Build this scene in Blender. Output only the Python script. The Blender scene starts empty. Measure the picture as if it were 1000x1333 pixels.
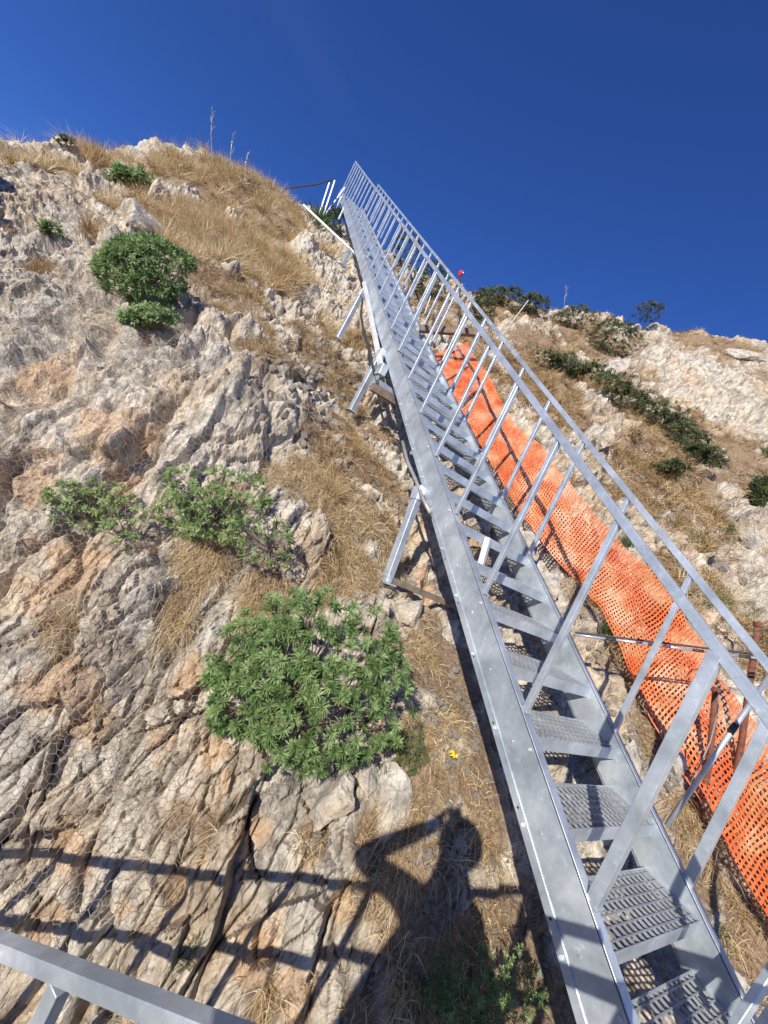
import bpy, bmesh, math, random
import numpy as np
from mathutils import Vector, Matrix

random.seed(7)
rng = np.random.default_rng(11)
scene = bpy.context.scene
col = scene.collection

# ------------------------------------------------------------------ camera
FOC, YAW, PIT, ROL = 530.67, 0.5345, -0.0101, 0.4513
CF = np.array([math.sin(YAW)*math.cos(PIT), math.cos(YAW)*math.cos(PIT), math.sin(PIT)])
_r0 = np.array([math.cos(YAW), -math.sin(YAW), 0.0])
_u0 = np.cross(_r0, CF)
CR = _r0*math.cos(ROL) + _u0*math.sin(ROL)
CU = -_r0*math.sin(ROL) + _u0*math.cos(ROL)
cam_data = bpy.data.cameras.new('camera')
cam = bpy.data.objects.new('camera', cam_data)
col.objects.link(cam)
cam.matrix_world = Matrix(((CR[0], CU[0], -CF[0], 0), (CR[1], CU[1], -CF[1], 0), (CR[2], CU[2], -CF[2], 0), (0, 0, 0, 1)))
cam_data.sensor_fit = 'HORIZONTAL'
cam_data.sensor_width = 36.0
cam_data.lens = 36.0*FOC/1000.0
cam_data.clip_start = 0.02
cam_data.clip_end = 3000.0
scene.camera = cam

# ------------------------------------------------------------------ sky, sun, exposure
SUN = np.array([0.73, 0.49, -0.474]); SUN /= np.linalg.norm(SUN)      # direction the light travels
world = bpy.data.worlds.new('World')
scene.world = world
world.use_nodes = True
wn, wl = world.node_tree.nodes, world.node_tree.links
wn.clear()
sky = wn.new('ShaderNodeTexSky')
sky.sky_type = 'NISHITA'
sky.sun_disc = False
sky.sun_elevation = math.asin(-SUN[2])
sky.sun_rotation = math.atan2(-SUN[0], -SUN[1]) % (2*math.pi)
sky.altitude = 300
sky.air_density = 1.0
sky.dust_density = 0.3
sky.ozone_density = 3.5
bg = wn.new('ShaderNodeBackground')
bg.inputs['Strength'].default_value = 0.066
wo = wn.new('ShaderNodeOutputWorld')
# clear deep blue autumn sky with the faintest wisps of cirrus
tint = wn.new('ShaderNodeMix'); tint.data_type = 'RGBA'; tint.blend_type = 'MULTIPLY'; tint.inputs['Factor'].default_value = 1.0
tint.inputs['B'].default_value = (0.44, 0.76, 1.55, 1)
wl.new(sky.outputs[0], tint.inputs['A'])
wtc = wn.new('ShaderNodeTexCoord'); wmp = wn.new('ShaderNodeMapping'); wmp.inputs['Scale'].default_value = (1.2, 1.2, 3.0)
wl.new(wtc.outputs['Generated'], wmp.inputs['Vector'])
wno = wn.new('ShaderNodeTexNoise'); wno.inputs['Scale'].default_value = 1.6; wno.inputs['Detail'].default_value = 6; wno.inputs['Distortion'].default_value = 0.6
wl.new(wmp.outputs[0], wno.inputs['Vector'])
wrp = wn.new('ShaderNodeMapRange'); wrp.inputs['From Min'].default_value = 0.55; wrp.inputs['From Max'].default_value = 0.85; wrp.inputs['To Max'].default_value = 0.03
wl.new(wno.outputs['Fac'], wrp.inputs['Value'])
wmx = wn.new('ShaderNodeMix'); wmx.data_type = 'RGBA'; wmx.inputs['B'].default_value = (5.5, 6.5, 8.0, 1)
wl.new(wrp.outputs[0], wmx.inputs['Factor']); wl.new(tint.outputs['Result'], wmx.inputs['A']); wl.new(wmx.outputs['Result'], bg.inputs['Color'])
wl.new(bg.outputs[0], wo.inputs['Surface'])
sun_data = bpy.data.lights.new('sun', 'SUN')
sun_data.energy = 5.0
sun_data.angle = math.radians(0.53)
sun_data.color = (1.0, 0.935, 0.83)
sun_ob = bpy.data.objects.new('sun', sun_data)
sun_ob.rotation_euler = Vector(SUN).to_track_quat('-Z', 'Y').to_euler()
sun_ob.location = (-8, -8, 14)
col.objects.link(sun_ob)
scene.view_settings.view_transform = 'Standard'
scene.view_settings.look = 'None'
scene.view_settings.gamma = 1.0
scene.view_settings.exposure = 0.45
scene.view_settings.use_curve_mapping = False

# ------------------------------------------------------------------ small maths helpers
def ray(px, py):
    return ((px-500)*CR - (py-666.5)*CU)/FOC + CF
def Wp(px, py, Z):
    return ray(px, py)*Z
def onx(px, py, x):
    r = ray(px, py); return r*(x/r[0])
def proj(X):
    X = np.asarray(X, float); d = X@CF
    d = np.where(np.abs(d) < 1e-6, 1e-6, d)
    return 500+FOC*(X@CR)/d, 666.5-FOC*(X@CU)/d, d
def nrm(v):
    v = np.asarray(v, float); return v/(np.linalg.norm(v)+1e-12)

def _hash(ix, iy, iz, k=0):
    h = (ix.astype(np.int64)*374761393 + iy.astype(np.int64)*668265263 + iz.astype(np.int64)*2147483647 + k*1274126177) & 0xffffffff
    h = ((h ^ (h >> 13))*1274126177) & 0xffffffff
    h = ((h ^ (h >> 16))*2246822519) & 0xffffffff
    h ^= h >> 15
    return (h & 0xffffff).astype(np.float32)/16777216.0
def vnoise(P, k=0):
    I = np.floor(P).astype(np.int64); f = (P-I).astype(np.float32); f = f*f*f*(f*(f*6-15)+10)
    out = 0
    for dx in (0, 1):
        wx = f[:, 0] if dx else 1-f[:, 0]
        for dy in (0, 1):
            wy = f[:, 1] if dy else 1-f[:, 1]
            for dz in (0, 1):
                wz = f[:, 2] if dz else 1-f[:, 2]
                out = out + wx*wy*wz*_hash(I[:, 0]+dx, I[:, 1]+dy, I[:, 2]+dz, k)
    return out*2-1
def fbm(P, octv=4, k=0, gain=0.5):
    s = 0; a = 1.0; t = 0
    for o in range(octv):
        s = s + a*vnoise(P*(2.03**o)+o*17.3, k+o); t += a; a *= gain
    return s/t
def cells(P, k=0):
    """Voronoi: F1, F2, cell id hashes (3), vector from the cell's point"""
    n = len(P); I = np.floor(P).astype(np.int64); fr = (P-I).astype(np.float32)
    F1 = np.full(n, 9.0, np.float32); F2 = F1.copy()
    idh = np.zeros((n, 3), np.float32); vec = np.zeros((n, 3), np.float32)
    for dx in (-1, 0, 1):
        for dy in (-1, 0, 1):
            for dz in (-1, 0, 1):
                a, b, c = I[:, 0]+dx, I[:, 1]+dy, I[:, 2]+dz
                h1, h2, h3 = _hash(a, b, c, k), _hash(a, b, c, k+1), _hash(a, b, c, k+2)
                v = np.stack([fr[:, 0]-dx-h1, fr[:, 1]-dy-h2, fr[:, 2]-dz-h3], 1)
                d = (v*v).sum(1)
                m = d < F1
                F2 = np.where(m, F1, np.minimum(F2, d))
                F1 = np.where(m, d, F1)
                idh[m] = np.stack([h1, h2, h3], 1)[m]
                vec[m] = v[m]
    return np.sqrt(F1), np.sqrt(F2), idh, vec
def sstep(a, b, x):
    t = np.clip((x-a)/(b-a), 0, 1); return t*t*(3-2*t)

# ------------------------------------------------------------------ object helpers
def tag(o, label=None, cat=None, group=None, kind=None):
    if label: o['label'] = label
    if cat: o['category'] = cat
    if group: o['group'] = group
    if kind: o['kind'] = kind
    return o
def empty(name, loc, label=None, cat=None, group=None):
    o = bpy.data.objects.new(name, None); o.empty_display_size = 0.1
    o.location = tuple(float(a) for a in loc); col.objects.link(o)
    return tag(o, label, cat, group)
def link_mesh(name, me, mat, parent=None):
    if mat is not None and not me.materials: me.materials.append(mat)
    o = bpy.data.objects.new(name, me); col.objects.link(o)
    if parent is not None:
        o.parent = parent
    return o
def np_mesh(name, V, faces, mat, parent=None, smooth=False, attrs=None, base=(0, 0, 0)):
    """V (n,3); faces: list of int arrays (m,k)"""
    me = bpy.data.meshes.new(name)
    V = np.asarray(V, np.float32) - np.asarray(base, np.float32)
    me.vertices.add(len(V)); me.vertices.foreach_set('co', V.ravel())
    loops = np.concatenate([f.ravel() for f in faces]).astype(np.int32)
    tot = np.concatenate([np.full(len(f), f.shape[1], np.int32) for f in faces])
    st = np.concatenate([[0], np.cumsum(tot)[:-1]]).astype(np.int32)
    me.loops.add(len(loops)); me.loops.foreach_set('vertex_index', loops)
    me.polygons.add(len(tot)); me.polygons.foreach_set('loop_start', st); me.polygons.foreach_set('loop_total', tot)
    me.polygons.foreach_set('use_smooth', np.full(len(tot), smooth, bool))
    for k, v in (attrs or {}).items():
        a = me.attributes.new(k, 'FLOAT', 'POINT'); a.data.foreach_set('value', np.asarray(v, np.float32))
    me.update(calc_edges=True)
    return link_mesh(name, me, mat, parent)
def frame_of(d, up=(0, 0, 1)):
    d = nrm(d); u = np.asarray(up, float)
    if abs(d@nrm(u)) > 0.999: u = np.array([1.0, 0, 0])
    s = nrm(np.cross(d, u)); t = np.cross(s, d)
    return s, t
class MB:
    def __init__(s): s.v = []; s.f = []
    def box(s, c, sz, ax=None):
        c = np.asarray(c, float); h = np.asarray(sz, float)/2
        A = np.eye(3) if ax is None else np.asarray(ax, float)
        n = len(s.v)
        for i in (-1, 1):
            for j in (-1, 1):
                for k in (-1, 1):
                    s.v.append(c + A[0]*h[0]*i + A[1]*h[1]*j + A[2]*h[2]*k)
        for q in ((0, 1, 3, 2), (4, 6, 7, 5), (0, 4, 5, 1), (2, 3, 7, 6), (0, 2, 6, 4), (1, 5, 7, 3)):
            s.f.append(tuple(n+a for a in q))
        return s
    def bar(s, a, b, w, h, up=(0, 0, 1)):
        a = np.asarray(a, float); b = np.asarray(b, float)
        sd, t = frame_of(b-a, up)
        return s.box((a+b)/2, (np.linalg.norm(b-a), w, h), (nrm(b-a), sd, t))
    def prism(s, pts, off):
        pts = [np.asarray(p, float) for p in pts]; off = np.asarray(off, float)
        n = len(s.v); m = len(pts)
        s.v += pts + [p+off for p in pts]
        s.f.append(tuple(n+i for i in range(m))[::-1]); s.f.append(tuple(n+m+i for i in range(m)))
        for i in range(m): s.f.append((n+i, n+(i+1) % m, n+m+(i+1) % m, n+m+i))
        return s
    def tube(s, pts, r, k=8, cap=True):
        pts = [np.asarray(p, float) for p in pts]
        rs = r if hasattr(r, '__len__') else [r]*len(pts)
        n = len(s.v)
        ref = None
        for i, p in enumerate(pts):
            d = pts[min(i+1, len(pts)-1)]-pts[max(i-1, 0)]
            if ref is None: a, b = frame_of(d)
            else:
                d = nrm(d); a = nrm(ref-d*(ref@d)); b = np.cross(a, d)
            ref = a
            for j in range(k):
                t = 2*math.pi*j/k
                s.v.append(p+(a*math.cos(t)+b*math.sin(t))*rs[i])
        for i in range(len(pts)-1):
            for j in range(k):
                s.f.append((n+i*k+j, n+i*k+(j+1) % k, n+(i+1)*k+(j+1) % k, n+(i+1)*k+j))
        if cap:
            s.f.append(tuple(n+j for j in range(k))[::-1]); s.f.append(tuple(n+(len(pts)-1)*k+j for j in range(k)))
        return s
    def mesh(s, name, base=(0, 0, 0), bevel=0, smooth=False):
        me = bpy.data.meshes.new(name); b = np.asarray(base, float)
        me.from_pydata([tuple(p-b) for p in s.v], [], s.f)
        bm = bmesh.new(); bm.from_mesh(me)
        bmesh.ops.recalc_face_normals(bm, faces=bm.faces[:])
        if bevel: bmesh.ops.bevel(bm, geom=bm.edges[:], offset=bevel, segments=1, affect='EDGES', clamp_overlap=True)
        bm.to_mesh(me); bm.free()
        if smooth:
            for p in me.polygons: p.use_smooth = True
        return me
    def build(s, name, mat, parent=None, base=(0, 0, 0), bevel=0, smooth=False):
        return link_mesh(name, s.mesh(name, base, bevel, smooth), mat, parent)

# ------------------------------------------------------------------ materials
def new_mat(name):
    m = bpy.data.materials.new(name); m.use_nodes = True
    n, l = m.node_tree.nodes, m.node_tree.links
    return m, n, l, n['Principled BSDF']
def ramp(n, l, src, stops):
    r = n.new('ShaderNodeValToRGB'); e = r.color_ramp.elements
    while len(e) < len(stops): e.new(0.5)
    for i, (p, c) in enumerate(stops):
        e[i].position = p; e[i].color = (*c, 1) if len(c) == 3 else c
    l.new(src, r.inputs[0]); return r.outputs[0]
def noise(n, l, scale, detail=5, rough=0.6, vec=None, dist=0):
    t = n.new('ShaderNodeTexNoise'); t.inputs['Scale'].default_value = scale
    t.inputs['Detail'].default_value = detail; t.inputs['Roughness'].default_value = rough
    t.inputs['Distortion'].default_value = dist
    if vec is not None: l.new(vec, t.inputs['Vector'])
    return t.outputs['Fac']
def mix(n, l, fac, a, b, mode='MIX'):
    m = n.new('ShaderNodeMix'); m.data_type = 'RGBA'; m.blend_type = mode
    for s, v in ((m.inputs['Factor'], fac), (m.inputs['A'], a), (m.inputs['B'], b)):
        if isinstance(v, (int, float)): s.default_value = v
        elif isinstance(v, tuple): s.default_value = (*v, 1)
        else: l.new(v, s)
    return m.outputs['Result']
def math_n(n, l, op, a, b=None):
    m = n.new('ShaderNodeMath'); m.operation = op
    for s, v in zip(m.inputs, (a, b)):
        if v is None: continue
        if isinstance(v, (int, float)): s.default_value = v
        else: l.new(v, s)
    return m.outputs[0]
def attr(n, name):
    a = n.new('ShaderNodeAttribute'); a.attribute_name = name; return a.outputs['Fac']
def bump(n, l, h, strength, dist, prev=None):
    b = n.new('ShaderNodeBump'); b.inputs['Strength'].default_value = strength; b.inputs['Distance'].default_value = dist
    l.new(h, b.inputs['Height'])
    if prev is not None: l.new(prev, b.inputs['Normal'])
    return b.outputs[0]
def obj_vec(n, l, scale=(1, 1, 1), rot=(0, 0, 0), coord='Object'):
    tc = n.new('ShaderNodeTexCoord'); mp = n.new('ShaderNodeMapping')
    mp.inputs['Scale'].default_value = scale; mp.inputs['Rotation'].default_value = rot
    l.new(tc.outputs[coord], mp.inputs['Vector']); return mp.outputs[0]

def rock_material(name, use_attr=True):
    m, n, l, b = new_mat(name)
    v = obj_vec(n, l)
    vs = obj_vec(n, l, (6, 6, 2.6), (0.45, -0.35, 0.2))           # along the bedding
    big = noise(n, l, 1.3, 6, 0.6, v)
    mid = noise(n, l, 7, 8, 0.65, v)
    fine = noise(n, l, 45, 6, 0.7, v)
    strat = noise(n, l, 1.6, 8, 0.7, vs, 0.6)
    grey = ramp(n, l, mid, [(0.28, (0.13, 0.12, 0.10)), (0.41, (0.32, 0.295, 0.255)), (0.52, (0.48, 0.445, 0.385)), (0.72, (0.68, 0.64, 0.57))])
    buff = ramp(n, l, mid, [(0.3, (0.27, 0.19, 0.12)), (0.5, (0.46, 0.36, 0.25)), (0.7, (0.60, 0.50, 0.37))])
    orng = ramp(n, l, fine, [(0.3, (0.28, 0.14, 0.06)), (0.5, (0.50, 0.31, 0.16)), (0.72, (0.64, 0.46, 0.28))])
    f_b = ramp(n, l, big, [(0.44, (0, 0, 0)), (0.64, (0.85, 0.85, 0.85))])
    c = mix(n, l, f_b, grey, buff)
    if use_attr:
        c = mix(n, l, attr(n, 'orange'), c, orng)
        tint = ramp(n, l, attr(n, 'tint'), [(0, (0.78, 0.78, 0.78)), (0.5, (1.04, 1.03, 1.0)), (1, (1.25, 1.22, 1.17))])
        c = mix(n, l, 1.0, c, tint, 'MULTIPLY')
    sc = ramp(n, l, strat, [(0.36, (0.42, 0.38, 0.34)), (0.47, (0.92, 0.9, 0.88)), (0.6, (1.08, 1.07, 1.05))])
    c = mix(n, l, 0.45, c, sc, 'MULTIPLY')
    lich = ramp(n, l, noise(n, l, 16, 5, 0.7, v, 0.4), [(0.56, (0, 0, 0)), (0.66, (1, 1, 1))])
    c = mix(n, l, math_n(n, l, 'MULTIPLY', lich, 0.5), c, (0.16, 0.15, 0.14))
    if use_attr:
        soil = ramp(n, l, fine, [(0.25, (0.10, 0.065, 0.04)), (0.5, (0.23, 0.16, 0.10)), (0.75, (0.44, 0.34, 0.23))])
        c = mix(n, l, attr(n, 'soil'), c, soil)
    l.new(c, b.inputs['Base Color'])
    b.inputs['Roughness'].default_value = 0.92
    b.inputs['Specular IOR Level'].default_value = 0.25
    vo = n.new('ShaderNodeTexVoronoi'); vo.feature = 'DISTANCE_TO_EDGE'; vo.inputs['Scale'].default_value = 1.5
    wv = n.new('ShaderNodeVectorMath'); wv.operation = 'ADD'
    nt = n.new('ShaderNodeTexNoise'); nt.inputs['Scale'].default_value = 5; nt.inputs['Detail'].default_value = 4
    l.new(v, nt.inputs['Vector']); l.new(vs, wv.inputs[0]); l.new(nt.outputs['Color'], wv.inputs[1])
    l.new(wv.outputs[0], vo.inputs['Vector'])
    crk = ramp(n, l, vo.outputs['Distance'], [(0.0, (0, 0, 0)), (0.07, (1, 1, 1))])
    n1 = bump(n, l, crk, 0.5, 0.012)
    n2 = bump(n, l, strat, 0.5, 0.018, n1)
    n3 = bump(n, l, mid, 0.9, 0.05, n2)
    n4 = bump(n, l, fine, 0.9, 0.012, n3)
    l.new(n4, b.inputs['Normal'])
    return m
def steel_material(name, base=(0.60, 0.655, 0.69), dark=(0.34, 0.385, 0.42), metal=0.5, rough=0.36, scale=4):
    m, n, l, b = new_mat(name)
    v = obj_vec(n, l)
    a = noise(n, l, scale, 6, 0.6, v, 0.3); f = noise(n, l, 60, 4, 0.7, v)
    c = ramp(n, l, a, [(0.34, dark), (0.5, tuple(0.5*(p+q) for p, q in zip(base, dark))), (0.64, base)])
    sp = ramp(n, l, noise(n, l, 31, 4, 0.6, v), [(0.35, (0.9, 0.9, 0.92)), (0.62, (1, 1, 1)), (0.72, (1.25, 1.25, 1.25))])
    c = mix(n, l, 1.0, c, sp, 'MULTIPLY')
    l.new(c, b.inputs['Base Color'])
    b.inputs['Metallic'].default_value = metal
    r = ramp(n, l, f, [(0.3, (rough-.1,)*3), (0.7, (rough+.15,)*3)])
    l.new(r, b.inputs['Roughness'])
    l.new(bump(n, l, a, 0.12, 0.01), b.inputs['Normal'])
    return m
def leaf_material(name, stops, rough=0.55, trans=0.25):
    m, n, l, b = new_mat(name)
    c = ramp(n, l, attr(n, 'tone'), stops)
    l.new(c, b.inputs['Base Color'])
    b.inputs['Roughness'].default_value = rough
    b.inputs['Specular IOR Level'].default_value = 0.3
    tr = n.new('ShaderNodeBsdfTranslucent'); l.new(c, tr.inputs['Color'])
    ms = n.new('ShaderNodeMixShader'); ms.inputs[0].default_value = trans
    out = n['Material Output']
    l.new(b.outputs[0], ms.inputs[1]); l.new(tr.outputs[0], ms.inputs[2]); l.new(ms.outputs[0], out.inputs['Surface'])
    return m
def plain_material(name, c, rough=0.7, metal=0.0, var=0.25, scale=20, bmp=0.2):
    m, n, l, b = new_mat(name)
    v = obj_vec(n, l); a = noise(n, l, scale, 6, 0.65, v)
    lo = tuple(x*(1-var) for x in c); hi = tuple(min(1, x*(1+var)) for x in c)
    l.new(ramp(n, l, a, [(0.3, lo), (0.7, hi)]), b.inputs['Base Color'])
    b.inputs['Roughness'].default_value = rough; b.inputs['Metallic'].default_value = metal
    l.new(bump(n, l, a, bmp, 0.005), b.inputs['Normal'])
    return m
M = {}
M['ground'] = rock_material('limestone_ground', True)
M['stone'] = rock_material('limestone_block', False)
M['steel'] = steel_material('galvanised_steel')
M['grating'] = steel_material('galvanised_grating', (0.42, 0.44, 0.46), (0.28, 0.30, 0.32), 0.4, 0.5)
M['white_steel'] = steel_material('bright_zinc_steel', (0.72, 0.73, 0.72), (0.55, 0.56, 0.56), 0.25, 0.5)
M['rust'] = plain_material('rusty_iron', (0.16, 0.06, 0.035), 0.9, 0.1, 0.5, 30, 0.5)
M['wood'] = plain_material('weathered_wood', (0.17, 0.13, 0.10), 0.9, 0, 0.4, 15, 0.5)
M['black'] = plain_material('black_rubber', (0.03, 0.03, 0.032), 0.6)
M['white'] = plain_material('white_paint', (0.75, 0.75, 0.72), 0.6)
M['red'] = plain_material('red_plastic', (0.5, 0.03, 0.03), 0.5)
M['wire'] = plain_material('zinc_wire', (0.33, 0.31, 0.28), 0.5, 0.4, 0.3)
M['orange'] = leaf_material('orange_plastic', [(0, (0.80, 0.14, 0.035)), (0.6, (0.93, 0.28, 0.10)), (1, (0.98, 0.48, 0.28))], 0.45, 0.3)
M['grass'] = leaf_material('dry_grass', [(0, (0.12, 0.07, 0.035)), (0.3, (0.30, 0.19, 0.09)), (0.6, (0.50, 0.35, 0.17)), (0.85, (0.66, 0.52, 0.30)), (1, (0.78, 0.68, 0.47))], 0.7, 0.3)
M['twig'] = leaf_material('dry_twigs', [(0, (0.12, 0.075, 0.05)), (0.5, (0.26, 0.18, 0.12)), (1, (0.45, 0.36, 0.27))], 0.8, 0.1)
M['green_grass'] = leaf_material('green_grass', [(0, (0.03, 0.06, 0.015)), (0.6, (0.08, 0.14, 0.035)), (1, (0.24, 0.26, 0.10))], 0.6, 0.3)
M['leaf'] = leaf_material('spurge_leaf', [(0, (0.05, 0.085, 0.025)), (0.5, (0.13, 0.21, 0.065)), (1, (0.30, 0.40, 0.17))], 0.5, 0.25)
M['leaf_light'] = leaf_material('light_spurge_leaf', [(0, (0.09, 0.13, 0.04)), (0.5, (0.21, 0.29, 0.10)), (1, (0.38, 0.46, 0.22))], 0.5, 0.3)
M['leaf_dark'] = leaf_material('dark_shrub_leaf', [(0, (0.022, 0.034, 0.014)), (0.5, (0.055, 0.078, 0.028)), (1, (0.15, 0.16, 0.06))], 0.6, 0.2)
M['stem'] = plain_material('grey_stem', (0.22, 0.17, 0.13), 0.9)
M['flower'] = leaf_material('yellow_petal', [(0, (0.75, 0.55, 0.02)), (1, (0.9, 0.75, 0.05))], 0.6, 0.3)
M['cloth'] = plain_material('dark_jacket', (0.05, 0.055, 0.07), 0.9)
M['skin'] = plain_material('skin', (0.5, 0.32, 0.23), 0.6, 0, 0.08)
M['phone'] = plain_material('phone_black', (0.02, 0.02, 0.02), 0.3)

# ------------------------------------------------------------------ terrain: smooth height field through surveyed points
CTRL_PX = [  # image ray + distance along the view, turned into world points
 (0,1333,1.75),(0,1200,1.85),(0,1050,1.95),(100,1100,2.0),(300,1250,1.85),(450,1320,1.75),(450,1150,1.95),(600,1100,2.1),(600,1300,1.85),
 (700,1280,2.05),(660,1150,2.15),(300,1000,2.15),(450,1000,2.3),(560,900,2.7),(100,900,2.2),(0,850,2.2),(300,800,2.45),(100,750,2.45),(0,680,2.55),
 (480,700,3.3),(450,600,3.9),(350,620,3.1),(200,620,2.8),(200,540,3.05),(60,550,2.9),(350,520,3.6),(300,450,4.1),(100,430,3.9),(200,380,4.5),
 (0,420,3.9),(0,300,5.5),(100,300,6.0),(200,300,6.4),(-120,230,6.6),(0,240,6.6),(0,200,7.4),(60,196,8.0),(100,200,8.4),(150,205,9.0),(200,212,9.6),(250,222,10.2),(300,236,11.0),(340,252,11.8),(385,270,12.8),
 (300,300,8.2),(400,350,8.6),(420,450,6.2),(300,370,6.0),(400,300,10.8)]
CTRL_W = [(2.4, y, -2.42+0.70*y) for y in (-1, 0, 1, 2, 3, 4.5, 6, 8, 10, 12, 14)]
CTRL_W += [(1.9, 2.7, -0.53), (1.9, 5.13, 0.94), (1.9, 7.29, 2.34), (2.4, 15.7, 8.4), (2.4, 18, 8.9), (2.4, 22, 8.5)]
for y in (-1, 0.5, 2, 4, 6, 8, 10, 12):
    for dx in (0.8, 1.6, 3.0, 5.0, 8.0):
        CTRL_W.append((2.6+dx, y, -2.35+0.70*y+0.47*dx-0.05))
CTRL_W += [(0, 0, -2.9), (1.2, -1, -3.0), (-2, 0, -3.6), (-3, -3, -6), (2, -4, -5.5), (6, -4, -3.2), (-1.2, 2.0, -2.7), (-3, 1.5, -3.2), (-4, 4, -0.2), (-5, 8, 3.0), (-8, 8, 1.5), (-6, 12, 3.5), (-2, 14, 4.2), (1, 17, 6.0), (-8, 2, -4)]
CREST = [(600,415,12.5),(640,400,13),(700,402,14),(760,415,15),(860,432,16),(930,440,17),(1000,458,18)]
pts = [Wp(*c) for c in CTRL_PX] + [np.array(c, float) for c in CTRL_W]
for (a, b, Z) in CREST:
    pts.append(Wp(a, b, Z))
    q = Wp(a, b, Z+4.5); q[2] -= 2.2; pts.append(q)
pts += [np.array(p, float) for p in ((30, 18, 14), (24, 0, 5), (26, 8, 9), (16, -2, 3), (12, -6, 0), (30, 30, 12))]
for (a, b, Z) in [(-80,205,7.4),(0,200,7.4),(60,196,8.0),(150,205,9.0),(250,222,10.2),(330,248,11.6)]:
    q = Wp(a, b, Z+1.2); q[2] -= 0.75; pts.append(q)
    q = Wp(a, b, Z+3); q[2] -= 2.6; pts.append(q)
    q = Wp(a, b, Z+8); q[2] -= 5; pts.append(q)
pts = np.array(pts)
def _U(r2): return r2*np.log(r2+1e-9)*0.5
_xy = pts[:, :2]; _n = len(pts)
_K = _U(((_xy[:, None]-_xy[None])**2).sum(2)) + np.eye(_n)*0.05
_Pm = np.hstack([np.ones((_n, 1)), _xy])
_A = np.block([[_K, _Pm], [_Pm.T, np.zeros((3, 3))]])
_sol = np.linalg.solve(_A, np.concatenate([pts[:, 2], np.zeros(3)]))
def H(x, y):
    x = np.asarray(x, float); y = np.asarray(y, float); sh = x.shape
    q = np.stack([x.ravel(), y.ravel()], 1); out = np.empty(len(q))
    for i in range(0, len(q), 60000):
        c = q[i:i+60000]
        out[i:i+60000] = _U(((c[:, None]-_xy[None])**2).sum(2))@_sol[:_n] + _sol[_n] + c@_sol[_n+1:]
    r = np.hypot(q[:, 0]-4, q[:, 1]-6)
    t = sstep(20, 60, r)
    out = np.clip(out, -30, 16)*(1-t) + (-14-0.02*r)*t
    return out.reshape(sh)

AZ = np.concatenate([np.linspace(-62, 57, 800), np.linspace(59, 295, 60)])   # degrees right of the view direction
AZ = np.radians(AZ) + YAW
RR = np.concatenate([np.geomspace(0.25, 45, 520), np.geomspace(48, 900, 30)])
gx = np.sin(AZ)[:, None]*RR[None]; gy = np.cos(AZ)[:, None]*RR[None]
gz = H(gx, gy)
NR = 800
VX = np.empty((len(AZ), NR)); VZ = VX.copy(); VR = VX.copy()
for i in range(len(AZ)):
    z = gz[i]; D = np.sqrt(RR**2+z**2)
    ds = np.hypot(np.diff(RR), np.diff(z))/((D[1:]+D[:-1])/2)
    ds *= np.where(RR[1:] > 30, 0.25, 1.0)*np.where(RR[1:] < 0.9, 0.25, 1.0)
    s = np.concatenate([[0], np.cumsum(ds)])
    t = np.linspace(0, s[-1], NR)
    VR[i] = np.interp(t, s, RR)
    VZ[i] = np.interp(t, s, z)
V = np.stack([np.sin(AZ)[:, None]*VR, np.cos(AZ)[:, None]*VR, VZ], 2)
na, nr = V.shape[:2]
def grid_normals(V):
    du = np.empty_like(V); du[1:-1] = V[2:]-V[:-2]; du[0] = V[1]-V[0]; du[-1] = V[-1]-V[-2]
    dv = np.empty_like(V); dv[:, 1:-1] = V[:, 2:]-V[:, :-2]; dv[:, 0] = V[:, 1]-V[:, 0]; dv[:, -1] = V[:, -1]-V[:, -2]
    n = np.cross(du, dv); n /= np.linalg.norm(n, axis=2, keepdims=True)+1e-12
    n *= np.sign(n[:, :, 2:3]+1e-9)
    return n
N0 = grid_normals(V)
B = V.reshape(-1, 3); BN = N0.reshape(-1, 3)
ppx, ppy, ppd = proj(B)
_ok = (ppd > 0.3) & (np.abs(ppx-500) < 650) & (np.abs(ppy-666) < 800)
_idx = np.nonzero(_ok)[0]
def pick(px, py, P=None, tol=4):
    """index of the nearest-to-camera ground vertex on the sight line of an image point"""
    a, b, d = (ppx, ppy, ppd) if P is None else P
    dd = np.hypot(a[_idx]-px, b[_idx]-py)
    m = dd < tol
    while not m.any():
        tol *= 1.6; m = dd < tol
        if tol > 200: break
    c = _idx[m]
    return c[np.argmin(d[c])]

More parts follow.
